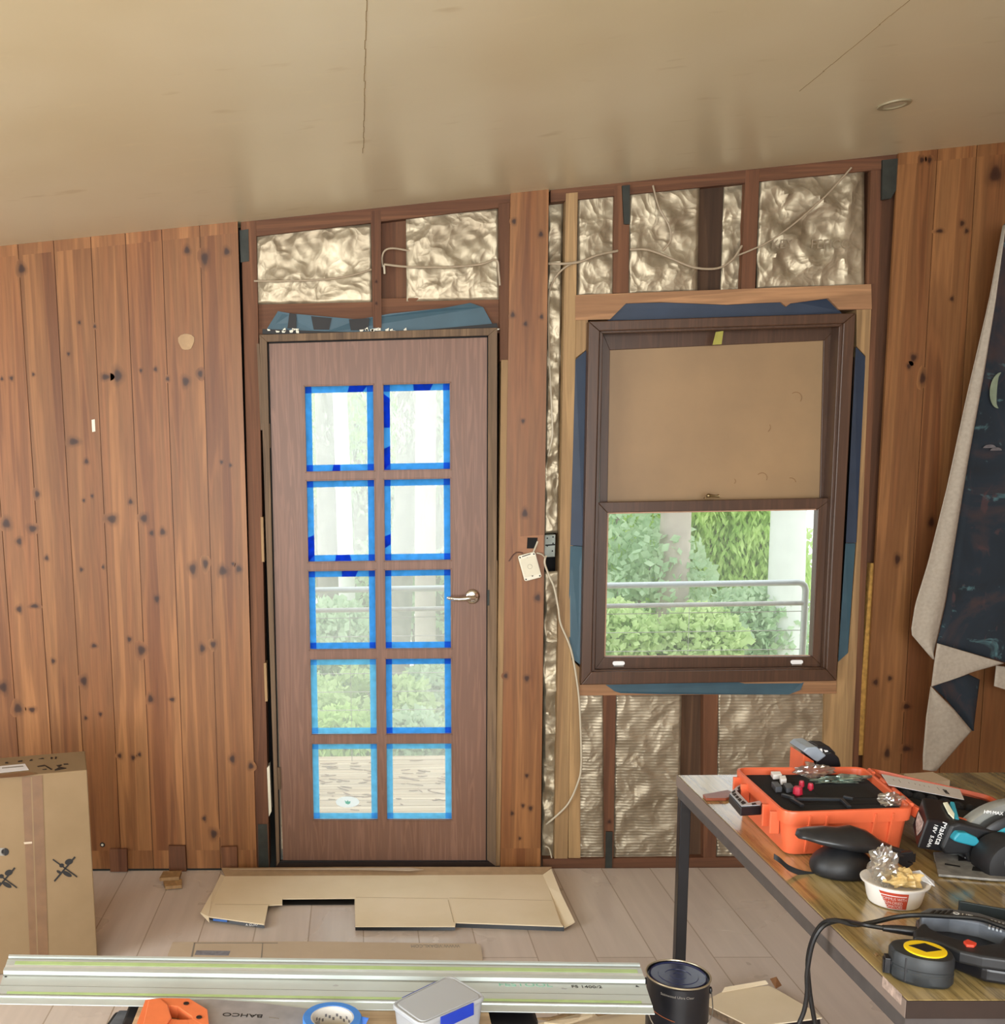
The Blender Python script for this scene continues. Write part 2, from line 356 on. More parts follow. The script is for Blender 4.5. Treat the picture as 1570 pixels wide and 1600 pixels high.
# ------------------------------------------------------------------ room shell
b = MB(); b.box((-3.6, -6.5, FZ-.1), (4.2, .0, FZ)); tag(b.build('floor', FLOOR), kind='structure')
b = MB()
b.add([(-3.6, .1, cz(-3.6)), (4.2, .1, cz(4.2)), (4.2, -6.5, cz(4.2)), (-3.6, -6.5, cz(-3.6)), (-3.6, .1, cz(-3.6)+.1), (4.2, .1, cz(4.2)+.1), (4.2, -6.5, cz(4.2)+.1), (-3.6, -6.5, cz(-3.6)+.1)],
      [(0,1,2,3),(4,5,6,7),(0,1,5,4),(1,2,6,5),(2,3,7,6),(3,0,4,7)])
tag(b.build('ceiling', CEIL), kind='structure')
ce = MB(); rr = random.Random(3)
for xs, y0, y1 in ((.034, -2.6, -.75), (1.25, -2.2, -.88)):
    pts = []; y = y0
    while y < y1: pts.append(y); y += .05
    for a in pts:
        x = xs+rr.uniform(-.0015, .0015); ce.box((x-.0009, a, cz(x)-.0006), (x+.0009, a+.052, cz(x)+.002))
tag(ce.build('trim_2', plain('ceiling_joint_line', '#8b7650', .8)), kind='structure')
# side and rear walls
def wall_x(name, X, x_out, holes):
    b = MB(); b.tone = .5; y = -6.5; k = 0
    while y < .1:
        y2 = min(y+.138, .1); b.tone = .35+.3*random.random(); z1 = max(cz(X), cz(x_out))+.02
        segs = [(FZ, z1)]
        for (ha, hb, za, zb) in holes:
            if ha <= (y+y2)/2 <= hb: segs = [(FZ, za), (zb, z1)]
        for za, zb in segs: b.box((min(X, x_out), y+.0015, za), (max(X, x_out), y2-.0015, zb))
        y = y2
    return tag(b.build(name, PINE), kind='structure')
wall_x('wall_left', -3.5, -3.6, [(-4.6, -2.1, .45, 2.2)])
wall_x('wall_right', 3.05, 3.15, [])
b = MB(); x = -3.6
while x < 4.2:
    x2 = x+.138; b.tone = .35+.3*random.random(); m_ = (x+x2)/2
    for za, zb in ([(FZ, .45), (2.3, cz(m_)+.02)] if -1.9 < m_ < 2.5 and cz(m_) > 2.3 else [(FZ, cz(m_)+.02)]): b.box((x+.0015, -6.5, za), (x2-.0015, -6.4, zb))
    x = x2
tag(b.build('wall_rear', PINE), kind='structure')
# back wall (the one in view)
WB = empty('wall_back', kind='structure')
def kn(b, x, y, rx, ry=None, Y=-.0007, s=1.6):
    c = onY(x, y, Y); ry = ry or rx*1.25; k = .00247*s; n = 14; vs_ = [c]; kk = [1.]
    for r, q in ((.45, .9), (.75, .35), (1.35, 0.)):
        for i in range(n):
            a = 2*PI*i/n; j = 1+.12*math.sin(3*a+x)
            vs_.append(c+Vector((rx*k*r*j*math.cos(a), 0, ry*k*r*j*math.sin(a)))); kk.append(q)
    fs = [(0, 1+i, 1+(i+1) % n) for i in range(n)]
    for q in range(2):
        for i in range(n): fs.append((1+q*n+i, 1+q*n+n+i, 1+q*n+n+(i+1) % n, 1+q*n+(i+1) % n))
    b.add(vs_, fs, kk)
def lining(seams, z_lo, bands, knots, tones):
    b = MB(); 
    for i in range(len(seams)-1):
        (xt0, xb0), (xt1, xb1) = seams[i], seams[i+1]       # X at z=2.5 and at floor
        def X(e, z): return e[1]+(e[0]-e[1])*(z-FZ)/(2.5-FZ)
        zs = [z_lo, z_lo+.075, None]; t = tones[i % len(tones)]
        zt0 = cz(xt0)+.01; zt1 = cz(xt1)+.01
        for (za, zb, dt) in (((FZ+.008), z_lo+.085, bands[0]), (z_lo+.085, 'm', 0), ('m', 't', bands[1])):
            def zz(q, top): return q if not isinstance(q, str) else (top if q == 't' else top-.05)
            b.tone = min(1, max(0, t+dt)); g = .0017
            a0, a1, c0, c1 = zz(za, zt0), zz(zb, zt0), zz(za, zt1), zz(zb, zt1)
            L0 = lambda z: X((xt0, xb0), z); L1 = lambda z: X((xt1, xb1), z)
            pts = [Vector((L0(a0)+g, 0, a0)), Vector((L1(c0)-g, 0, c0)), Vector((L1(c1)-g, 0, c1)), Vector((L0(a1)+g, 0, a1))]
            b.prism(pts, (0, .012, 0))
        b.tone = .12                                        # recessed tongue between two boards
        b.prism([Vector((X(seams[i+1], FZ)-.004, .005, FZ+.01)), Vector((X(seams[i+1], FZ)+.004, .005, FZ+.01)), Vector((xt1+.004, .005, cz(xt1))), Vector((xt1-.004, .005, cz(xt1)))], (0, .006, 0)) if i < len(seams)-2 else None
    for k in knots:
        x, y, r = k[:3]; xw = onY(x, y).x; t = .5
        for i in range(len(seams)-1):
            if seams[i][1]-.02 < xw < seams[i+1][1]+.02: t = tones[i % len(tones)]
        b.tone = t; kn(b, x, y, r, k[3] if len(k) > 3 else None)
    return b.build('pine_lining', PINE, WB, recalc=False)
def XX(xt, yt, xb, yb):        # board edge as (X at z=2.5, X at floor) from two sighted points
    p, q = onY(xt, yt), onY(xb, yb); m_ = (p.x-q.x)/(p.z-q.z); return (p.x+m_*(2.5-p.z), p.x+m_*(FZ-p.z))
LEFTK = [(34,420,5),(292,391,4),(320,404,5,9),(354,393,4),(124,504,2),(148,510,2),(107,553,2),(52,585,2),(18,591,2.5),(3,592,2),(184,587,6,9),(165,589,6,4),(220,579,2),(243,577,2.5),(262,592,2.5),(290,596,5,6.5),(313,584,3.5,5),(115,690,7,5),(135,721,3),(346,722,2.2),(360,727,2),(58,772,3.5,5),(131,782,2),(144,775,2),(175,811,7,6),(204,784,3),(225,810,5,6),(237,833,3),(254,831,4),(10,818,6,7),(51,826,6,5),(30,846,4),(73,872,3),(127,890,2.5),(161,886,2),(301,889,5,8),(321,881,4,7),(348,892,6,7),(364,881,2),(373,889,4),(245,936,3.5,5),(30,952,4),(54,947,6,3),(83,1033,3),(202,999,3),(221,1016,6),(147,1009,4,3),(316,1013,4,6),(333,1007,4),(28,1107,6),(50,1109,5,4),(5,1074,6),(134,1122,2.5),(157,1116,2.5),(235,1092,4,6),(269,1093,4,3),(187,1181,3),(208,1184,3),(218,1179,2.5),(363,1186,4,6),(392,1197,4),(319,1279,3),(334,1303,5,7),(131,1064,5,7),(30,300,2)]
ed = [XX(372, 352, 402, 1355)]; first = XX(253, 369, 289, 1355)
raw = [(313,386,345,1355),(253,369,292,1355),(196,372,240,1355),(143,400,190,1355),(85,400,137,1300),(29,400,82,1190),(-28,400,30,1190)]
seamL = [XX(*q) for q in raw]; 
st = seamL[-2][1]-seamL[-1][1]
while seamL[-1][0] > -2.6: seamL.append((seamL[-1][0]-st, seamL[-1][1]-st))
seamL = seamL[::-1]+ed
lining(seamL, FZ, (.06, .12), LEFTK, [.52, .62, .5, .42, .6, .55, .62, .45, .6, .5, .66, .36, .40])
MIDK = [(820,802,4,6),(839,884,3),(823,1060,3.5),(790,1056,3),(840,934,4),(823,1212,2.5),(817,1259,2.5),(829,1263,3),(800,1271,2.5),(803,346,3),(845,366,3),(801,492,3),(846,495,2.5),(821,506,2.5),(817,658,2.5),(812,1310,2)]
lining([XX(797, 303, 781, 1352), XX(858, 298, 845, 1352)], FZ, (.12, .0), MIDK, [.40])
RK = [(1468,361,5,2.5),(1503,349,3),(1510,361,2.5),(1487,467,2.5),(1427,559,4),(1420,572,3),(1441,591,4,8),(1455,816,4,7),(1402,874,4,7),(1368,1066,3.5),(1390,1060,3),(1416,1104,5,4),(1386,1177,4,7),(1416,1170,6,4),(1555,272,8,11),(1440,250,3),(1452,250,3),(1475,1000,3),(1480,1230,4)]
sr = [XX(1403, 245, 1350, 1170), XX(1461, 300, 1413, 1100), XX(1522, 300, 1474, 1100)]
while sr[-1][0] < 3.1: sr.append((sr[-1][0]+.145, sr[-1][1]+.145))
lining(sr, FZ, (.0, .1), RK, [.16, .22, .10, .16, .14])  # low tones paint the light's falloff to the right into these boards
def slab(name, pts, y0, y1, m, tone=.5, parent=WB, bev=.0015, knots=()):
    b = MB(); b.tone = tone; p, d = polyY(pts, y0, y1-y0); b.prism(p, d)
    for k in knots: kn(b, k[0], k[1], k[2], Y=y0-.0006)
    return b.build(name, m, parent, bev=0 if knots else bev, recalc=not knots)
S0, S1 = .0135, .10
slab('stud', [(376,340),(400,338),(421,1357),(401,1357)], S0, S1, STUD, .62)
slab('top_plate', [(376,340),(800,292),(800,322),(376,372)], S0+.001, S1, STUDX)
slab('top_plate', [(860,286),(1402,230),(1402,262),(860,316)], S0+.001, S1, STUDX)
slab('cripple_stud', [(579,330),(595,328),(596,512),(583,512)], S0, S1, STUD, .4, knots=[(588,440,1.5),(588,474,1.5)])
slab('timber_packing', [(595,328),(634,326),(636,470),(596,470)], .05, S1, STUD, .35)
slab('header', [(396,470),(782,463),(783,520),(398,528)], .03, S1, STUDX)
slab('stud', [(779,318),(797,316),(794,565),(781,565)], S0-.004, S1, STUD, .3)
slab('trim_strip', [(783,562),(795,562),(781,1353),(773,1353)], .004, .05, NPINE, .3)
slab('stud', [(782,566),(796,566),(783,1354),(776,1354)], .052, S1, STUD, .2)
slab('stud', [(884,302),(903,300),(887,1343),(866,1343)], S0, S1, NPINE, .4)
slab('jack_stud', [(900,499),(919,498),(917,546),(899,560),(893,1030),(906,1043),(907,1341),(888,1341),(890,900)], S0+.002, S1, NPINE, .45)
slab('window_header', [(899,461),(1361,444),(1362,483),(1311,484),(1294,466),(1235,474),(1228,479),(1220,472),(1172,474),(1135,476),(1032,472),(978,474),(953,499),(899,500)], S0-.004, S1, NPINEX, bev=0)
slab('cripple_stud', [(960,290),(984,288),(982,458),(958,458)], S0, S1, STUD, .5)
slab('cripple_stud', [(1093,276),(1131,272),(1125,454),(1087,455)], .045, .14, DSTUD, .2)
slab('cripple_stud', [(1165,266),(1187,264),(1180,452),(1158,452)], S0, S1, STUD, .6)
slab('jack_stud', [(1338,484),(1361,483),(1331,1200),(1288,1360),(1284,1360),(1288,1083),(1307,1066),(1309,1034),(1325,1020),(1338,850),(1352,556),(1338,541)], S0+.002, S1, NPINE, .40, bev=0)
slab('stud', [(1361,262),(1379,260),(1334,1357),(1300,1357),(1333,1000),(1345,700)], S0+.006, S1, STUD, .45, bev=0)
slab('stud', [(1379,258),(1404,256),(1352,1200),(1345,1340),(1310,1340),(1356,744)], .05, S1, STUD, .15, bev=0)
slab('foam_filler', [(1361,880),(1368,880),(1350,1180),(1337,1180),(1342,1110)], .02, .05, plain('yellowed_expanding_foam', '#a37a3a', .9, var=.3, vscale=60, bmp=.6), bev=0)
slab('sill_plate', [(905,1070),(1307,1062),(1307,1084),(905,1087)], S0-.002, S1, NPINEX)
slab('cripple_stud', [(943,1086),(962,1086),(958,1345),(945,1345)], S0, S1, STUD, .62, knots=[(952,1284,2.5)])
slab('cripple_stud', [(1064,1086),(1099,1085),(1097,1345),(1058,1345)], .05, .14, DSTUD, .9)
slab('cripple_stud', [(1099,1085),(1122,1085),(1119,1345),(1099,1345)], S0, S1, STUD, .66)
slab('bottom_plate', [(848,1342),(1420,1338),(1420,1360),(848,1361)], S0-.002, S1, STUDX)
slab('noggin', [(875,878),(893,877),(893,891),(875,892)], .02, S1, STUD, .7)
for q in ([(374,360),(388,358),(389,408),(376,410)], [(972,290),(984,289),(984,350),(975,350)], [(1379,250),(1408,247),(1404,290),(1392,310),(1378,312)], [(403,1288),(417,1288),(420,1356),(404,1356)], [(947,1300),(957,1300),(956,1358),(946,1358)]):
    slab('nail_plate', q, S0-.0095 if q[0][0] > 900 else .0105, S0+.002, GALV, bev=0)
# outside skin of the wall around the openings
b = MB()
for x0, x1, z0, z1 in ((-3.6, -.34, -.3, 2.8), (-.34, .52, 2.05, 2.8), (.52, .872, -.3, 2.8), (.872, 1.82, -.3, .72), (.872, 1.82, 2.06, 2.8), (1.82, 4.2, -.3, 2.8)): b.box((x0, .145, z0), (x1, .165, z1))
b.build('outer_sheathing', VOID, WB)
slab('pencil_mark', [(143,656),(148,655),(149,674),(144,675)], -.0012, .001, WHITE, bev=0)
b = MB(); c = onY(291, 534, -.003); b.prism([c+Vector((.030*math.cos(a)*(1+.15*math.sin(3*a)), 0, .033*math.sin(a)*(1+.1*math.cos(2*a)))) for a in [2*PI*i/14 for i in range(14)]], (0, .004, 0))
b.build('filler_patch', plain('pale_filler', '#a88a68', .8), WB, bev=.001)
b = MB(); c = onY(160, 1320, -.001); b.X = Matrix.Translation(c) @ Matrix.Rotation(PI/2, 4, 'X'); b.lathe([(.010, -.001), (.010, .001)], n=16); b.mi = 1; b.lathe([(.005, .001), (.005, .002)], n=12)
b.build('screw_hole', [INK, WHITE], WB)
for q in ([(809,838),(849,836),(849,863),(810,865)],): slab('old_switch_mark', q, -.0012, .001, plain('unfaded_pine', '#936646', .6), bev=0)
slab('switch_hole', [(824,840),(840,840),(838,857),(823,857)], -.0018, .001, VOID, bev=0)
# ------------------------------------------------------------------ foil insulation pieces (each its own sheet)
def foilsheet(q, m, label, Y=.03, amp=.009, seed=0):
    p = [onY(x, y, Y) for x, y in q]; o = p[3].copy()
    wn = max(6, int((p[1]-p[0]).length/.012)); hn = max(8, int((p[0]-p[3]).length/.012)); hn = min(hn, 110)
    def f(u, v):
        a = p[3].lerp(p[2], u); c = p[0].lerp(p[1], u); P = a.lerp(c, v)
        s = Vector((P.x*7+seed, seed*1.7, P.z*7)); r = 1-abs(noise.noise(s)); r2 = 1-abs(noise.noise(s*2.7)); e = min(1, 6*min(u, 1-u, v, 1-v)+.15)
        return P+Vector((0, -(r*r*.7+r2*r2*.35-.5)*amp*2*e, 0))
    b = MB(); b.grid(wn, hn, f)
    return tag(b.build('foil_insulation', m, origin=o, smooth=True, angle=28, solid=.0015, recalc=False), label, 'insulation')
foilsheet([(398,358),(581,350),(582,472),(397,476)], FOIL, 'crumpled silver foil insulation above the door, left of the middle stud', seed=1)
foilsheet([(634,333),(779,325),(781,468),(635,471)], FOIL, 'crumpled silver foil insulation above the door, right of the middle stud', seed=2)
foilsheet([(856,304),(880,302),(872,832),(850,834)], FOIL, 'upper narrow strip of silver foil beside the middle pine board', .06, .014, 3)
foilsheet([(850,893),(876,892),(868,1345),(846,1345)], FOIL, 'lower narrow strip of crinkled silver foil beside the middle pine board', .05, .016, 4)
foilsheet([(903,305),(962,298),(960,462),(901,464)], FOIL, 'silver foil insulation in the leftmost bay above the window', seed=5)
foilsheet([(983,292),(1093,284),(1089,456),(981,460)], FOIL, 'diamond-marked foil insulation left of the dark stud above the window', seed=6)
foilsheet([(1129,282),(1167,276),(1160,455),(1124,456)], FOIL, 'narrow strip of foil insulation just right of the dark stud above the window', .05, seed=7)
fg = foilsheet([(1186,274),(1350,264),(1350,448),(1181,452)], FOIL, 'widest printed foil insulation sheet above the window, far right', amp=.016, seed=8)
foilsheet([(900,1086),(944,1085),(945,1346),(900,1346)], FOILB, 'foil insulation in the leftmost bay under the window', seed=9)
foilsheet([(961,1086),(1065,1085),(1060,1346),(958,1346)], FOILB, 'foil insulation under the window between the red-brown stud and the recessed stud', seed=10)
foilsheet([(1121,1084),(1292,1082),(1292,1346),(1118,1346)], FOILB, 'ribbed foil insulation under the right half of the window', seed=11)
for i, tx in enumerate(['KEY', 'FEFICC']):
    text('print_marks', tx, plain('foil_print', '#857660', .5), fg, onY(1222+i*75, 382, .007), (1, 0, -.02), (0, 0, 1), .045)
# ------------------------------------------------------------------ building wrap
def wrap(pts, Y, m, label, extra=None, name='building_wrap', amp=.004):
    p = [onY(x, y, Y) for x, y in pts]; b = MB(); b.prism([q+Vector((0, amp*math.sin(i*1.9), 0)) for i, q in enumerate(p)], (0, .002, 0))
    o = b.build(name, m, origin=p[0]); tag(o, label, 'building wrap'); return o
ww = wrap([(415,517),(434,486),(455,490),(500,494),(560,499),(610,490),(690,482),(735,473),(755,480),(770,508),(775,518),(600,521),(500,522)], .022, WRAPT, 'crumpled teal building wrap folded above the door frame')
b = MB(); 
for q in ([(452,489),(463,491),(463,514),(449,513)], [(486,494),(518,497),(514,515),(490,515)], [(545,499),(577,497),(575,516),(548,516)], [(410,514),(600,521),(776,505),(778,512),(600,524),(410,522)]): b = MB(); b.prism(*polyY(q, .016, .004)); b.build('black_printing', INK, ww)
b = MB(); rr = random.Random(5)
for i in range(30):
    x = rr.choice([rr.uniform(408, 470), rr.uniform(560, 632), rr.uniform(735, 775)]); y = 517-abs(x-590)*.006+rr.uniform(-4, 2)
    b = MB(); b.prism(*polyY([(x, y), (x+rr.uniform(3, 8), y-rr.uniform(-2, 3)), (x+5, y+3), (x+1, y+3)], .012, .003)); b.build('torn_white_edge', WHITE, ww)
wrap([(948,503),(955,494),(978,474),(1230,470),(1294,466),(1312,486),(1318,494),(1100,500)], .02, WRAPB, 'navy building wrap showing above the window frame')
wrap([(899,562),(919,545),(911,853),(891,852)], .012, WRAPB, 'dark navy strip of building wrap on the upper left side of the window')
wrap([(891,853),(911,854),(908,1040),(893,1028),(888,985)], .011, WRAPT, 'teal strip of building wrap on the lower left side of the window')
wrap([(1337,542),(1353,558),(1337,848),(1321,848)], .012, WRAPB, 'dark navy strip of building wrap on the upper right side of the window')
wrap([(1321,849),(1337,849),(1324,1020),(1309,1034)], .011, WRAPT, 'teal strip of building wrap on the lower right side of the window')
wrap([(946,1070),(1258,1063),(1250,1078),(1232,1085),(975,1085),(960,1080)], .009, WRAPT, 'teal strip of building wrap hanging below the window sill')
# ------------------------------------------------------------------ door
D = empty('door_1', (onY(430, 1352).x, 0, FZ), kind='structure')
def frame(b, outer, inner, Y, th):
    o = [onY(x, y, Y) for x, y in outer]; i = [onY(x, y, Y) for x, y in inner]
    for k in range(4): b.prism([o[k], o[(k+1) % 4], i[(k+1) % 4], i[k]], (0, th, 0))
    return b
b = MB(); OT = [(405,523),(777,512),(775,1354),(432,1354)]; IT = [(417,534),(763,524),(761,1344),(437,1346)]
o = [onY(x, y, -.006) for x, y in OT]; i_ = [onY(x, y, -.006) for x, y in IT]
for k in (0, 1, 3): b.prism([o[k], o[(k+1) % 4], i_[(k+1) % 4], i_[k]], (0, .14, 0))
b.build('door_frame', JAMBW, D, bev=.0015)
b = MB(); b.prism(*polyY([(436,1338),(763,1336),(763,1352),(436,1354)], .047, .07)); b.prism([o[3]+Vector((0, .02, 0)), o[2]+Vector((0, .02, 0)), i_[2]+Vector((0, .02, 0)), i_[3]+Vector((0, .02, 0))], (0, .12, 0)); b.box((-.350, .003, -.14), (.535, .143, -.012)); b.build('threshold', DEDGE, D)
b = MB()
for q in ([(417,534),(763,524),(763,527),(417,537)], [(417,534),(420,534),(439,1346),(437,1346)], [(761,524),(763,524),(761,1344),(759,1344)]): b.prism(*polyY(q, .004, .002))
b.build('shadow_gap', VOID, D)
LY = .008
xl = [(418,440),(474,488),(585,592),(597,603),(705,708),(762,760)]       # leaf / pane edges: x at y=602 and at y=1283
yl = [530,602,739,750,880,891,1017,1029,1150,1161,1283,1344]
def dpt(i, j, Y=LY):
    y = yl[j]; xa, xb = xl[i]; x = xa+(xb-xa)*(y-602)/681
    return onY(x, y+(-.026+.026*min(1, (y-530)/760))*(x-474), Y)
leaf = MB()
for i in range(5):
    for j in range(11):
        if i in (1, 3) and j in (1, 3, 5, 7, 9): continue
        leaf.prism([dpt(i, j), dpt(i+1, j), dpt(i+1, j+1), dpt(i, j+1)], (0, .038, 0))
LF = leaf.build('door_leaf', DOORW, D)
def inset(P, d):
    c = sum(P, Vector())/4; ex = (P[1]-P[0]).normalized(); ez = (P[0]-P[3]).normalized()
    return [P[0]+ex*d-ez*d, P[1]-ex*d-ez*d, P[2]-ex*d+ez*d, P[3]+ex*d+ez*d]
doubles = {0: [('t', .65, .92), ('b', .38, .5)], 1: [('t', .45, .75), ('l', .1, .5), ('l', .75, 1)], 2: [('b', .4, .65), ('l', .7, 1)], 3: [('l', .7, .85)], 4: [('t', .5, .75)]}
kpane = 0
for j in (1, 3, 5, 7, 9):
    for i in (1, 3):
        P = [dpt(i, j), dpt(i+1, j), dpt(i+1, j+1), dpt(i, j+1)]
        bd = MB(); Q = inset(P, .005)
        for k in range(4): bd.prism([P[k], P[(k+1) % 4], Q[(k+1) % 4], Q[k]], (0, .012, 0))
        bd.build('glazing_bead', DOORW, LF, bev=.001)
        off = Vector((0, .016, 0)); g = MB(); g.prism([p+off for p in inset(P, .001)], (0, .004, 0)); pn = g.build('glass_pane', GHAZE, LF)
        off = Vector((0, .0145, 0)); A = [p+off for p in inset(P, .005)]; tw = .024; Bq = [p+off for p in inset(P, .005+tw)]
        t = MB(); t.mi = 0
        for k in range(4): 
            # strips between the corner squares
            a, b2, c2, d2 = A[k], A[(k+1) % 4], Bq[(k+1) % 4], Bq[k]
            ed_ = (b2-a).normalized()*tw
            t.prism([a+ed_, b2-ed_, c2, d2], (0, .0008, 0))
            prev = (A[(k-1) % 4]-a).normalized()*tw
            t.mi = 1; t.prism([a, a+ed_, d2, a+prev], (0, .0008, 0)); t.mi = 0
        for (sd, u0, u1) in doubles.get(kpane, []):
            k = 'trbl'.index(sd); a, b2, c2, d2 = A[k], A[(k+1) % 4], Bq[(k+1) % 4], Bq[k]
            if sd in 'bl': u0, u1 = 1-u1, 1-u0
            t.mi = 1; t.prism([p+Vector((0, -.0008, 0)) for p in (a.lerp(b2, u0), a.lerp(b2, u1), d2.lerp(c2, u1), d2.lerp(c2, u0))], (0, .0006, 0)); t.mi = 0
        light = kpane in (6, 8, 9)
        t.build('masking_tape', [MT_P if light else MT_L, MT_L if light else MT_D], LF, recalc=True)
        kpane += 1
c = onY(543, 1253, .0235); st_ = MB(); st_.prism([c+Vector((.047*math.cos(2*PI*i/32), 0, .023*math.sin(2*PI*i/32))) for i in range(32)], (0, -.001, 0))
st_.mi = 1; cc = c+Vector((0, -.0015, 0))
st_.prism([cc+Vector((x*.001, 0, z*.001)) for x, z in ((-12, 8), (-4, 2), (2, 9), (3, 2), (12, 4), (10, -6), (2, -10), (-8, -6))], (0, -.0006, 0))
st_.build('oval_sticker', [glass('pale_grey_sticker', .75, (.8, .84, .95, 1), .02), plain('teal_print', '#6fb9a8', .5)], LF)
for (x, y) in ((419, 681), (436, 1216)):
    h = MB(); p = onY(x, y, .0); h.tube([p+Vector((0, 0, -.045)), p+Vector((0, 0, .045))], .0055, 10); h.box((p.x, -.001+.002, p.z-.045), (p.x+.008, .004, p.z+.045)); h.build('hinge', JAMBW, D)
# lever handle on a round rose
R0 = onY(738, 932, LY); h = MB(); h.X = Matrix.Translation(R0) @ Matrix.Rotation(PI/2, 4, 'X')
h.lathe([(.002, .011), (.018, .0105), (.026, .007), (.029, .002), (.029, 0)], n=32); h.build('handle_rose', CHROME, D, smooth=True)
h = MB(); a = R0+Vector((0, -.012, 0)); h.tube([a+Vector((0, .01, 0)), a+Vector((0, -.02, 0)), a+Vector((-.001, -.032, 0))], [.010, .009, .010], 14)
h.tube(spline([a+Vector((.006, -.036, .001)), a+Vector((-.02, -.040, 0)), a+Vector((-.055, -.040, -.003)), a+Vector((-.085, -.036, 0)), a+Vector((-.100, -.030, .002))], 5), [.009]*3+[.0095]*6+[.0085]*5+[.0075]*4+[.006]*2+[.004], 12)
h.build('lever_handle', CHROME, D, smooth=True)
h = MB(); h.X = Matrix.Translation(onY(763, 934, -.007)); h.box((-.004, 0, -.03), (.004, .003, .03)); h.build('strike_plate', GALV, D)
# packers wedged beside the door frame
def packer(q, m, label, Y0=.0, Y1=.06):
    p = [onY(x, y, Y0) for x, y in q]; b = MB(); b.prism(p, (0, Y1-Y0, 0)); tag(b.build('packer', m, origin=p[3]), label, 'packer')
packer([(773,876),(777,876),(776,1043),(772,1043)], NPINE, 'pale packing strip in the door gap just below the handle, right side', .0)
packer([(771,1118),(775,1118),(774,1237),(770,1237)], NPINE, 'pale packing strip low in the gap on the right of the door')
packer([(407,808),(411,808),(413,878),(409,878)], NPINE, 'pale packing strip in the gap on the left of the door at mid height')
packer([(412,1036),(416,1036),(418,1096),(414,1096)], NPINE, 'short pale packing strip in the left door gap above the tall one')
packer([(417,1200),(421,1196),(424,1268),(420,1276)], WHITE, 'white plastic packer low in the left door gap')
packer([(401,537),(405,537),(411,672),(407,672)], JAMBW, 'grey-brown wedge at the top of the left door gap')
# ------------------------------------------------------------------ window
Wn = empty('window_1', (onY(920, 1070).x, 0, .7), kind='structure')
O = [(920,502),(1337,489),(1307,1064),(908,1070)]; I1 = [(937,517),(1318,505),(1291,1046),(924,1050)]
frame(MB(), O, I1, -.022, .155).build('window_frame', WINW, Wn, bev=.003)
I2 = [(942,521),(1311,510),(1286,1043),(929,1047)]
frame(MB(), I1, I2, -.008, .03).build('inner_stop', WINW, Wn, bev=.002)
# upper sash sits further out
US = frame(MB(), [(941,519),(1312,508),(1301,789),(936,800)], [(953,547),(1287,532),(1281,787),(949,792)], .078, .035).build('upper_sash', WINW, Wn, bev=.0015)
b = MB(); b.prism([onY(x, y, .1) for x, y in [(950,544),(1288,531),(1281,787),(948,792)]], (0, .004, 0)); b.build('glass_pane', GCLEAR, US)
LSo = [(934,785),(1301,778),(1288,1044),(929,1048)]; LSi = [(949,801),(1278,795),(1269,1026),(944,1027)]
LS = frame(MB(), LSo, LSi, .022, .038).build('lower_sash', WINW, Wn, bev=.002)
frame(MB(), LSi, [(951,803),(1276,797),(1267,1024),(946,1025)], .040, .008).build('glazing_bead', BEAD, LS)
b = MB(); b.prism([onY(x, y, .05) for x, y in LSi], (0, .004, 0)); b.build('glass_pane', GCLEAR, LS)
for (x, y) in ((966, 1036), (1244, 1034)):
    p = onY(x, y, .022); b = MB(); b.X = Matrix.Translation(p); b.prism([Vector((q.x, -.001, q.y)) for q in rrect(.046, .016, .0075)], (0, -.006, 0))
    b.mi = 1; b.box((-.019, -.010, -.013), (.019, -.001, -.009)); b.build('sash_lift', [BWHITE, STEEL], LS, bev=.001)
p = onY(1113, 777, .012); b = MB(); b.X = Matrix.Translation(p); b.box((-.03, -.004, -.004), (.03, .01, .0)); b.blob((-.014, 0, .006), (.010, .008, .008), 12, 8); b.tube([(-.01, -.002, .006), (.012, -.004, .004), (.022, -.004, .005)], [.006, .004, .006], 10)
b.build('sash_latch', plain('antique_brass', '#8c7a5a', .3, 1.), LS, smooth=True)
b = MB(); b.prism([onY(x, y, -.0095+.001) for x, y in ((1118,519),(1130,517),(1127,538),(1113,539))], (0, -.0012, 0)); b.build('masking_tape', plain('yellow_green_tape', '#9a9340', .6), Wn)
b = MB(); P = [onY(x, y, .086) for x, y in ((951,546),(1287,532),(1280,786),(948,791))]; b.prism(P, (0, .006, 0))
for (x, y, r) in ((1240, 622, 11), (1190, 745, 10)):
    pass
bo = tag(b.build('covering_board', PARTI, origin=P[3]), 'brown hardboard sheet closing off the upper half of the window', 'board')
b = MB()
for (x, y, r, a0, a1) in ((1243, 622, .022, -.6, 2.2), (1190, 747, .02, -.4, 2.4), (1235, 755, .02, .2, 1.8), (1196, 668, .018, -1, .6), (1145, 752, .01, -1, 1)):
    c = onY(x, y, .0855); b.tube([c+Vector((r*math.cos(a0+(a1-a0)*i/8), 0, r*math.sin(a0+(a1-a0)*i/8))) for i in range(9)], .0014, 6); b.build('stain_ring', plain('stain_brown', '#8a6844', .6), bo); b = MB()
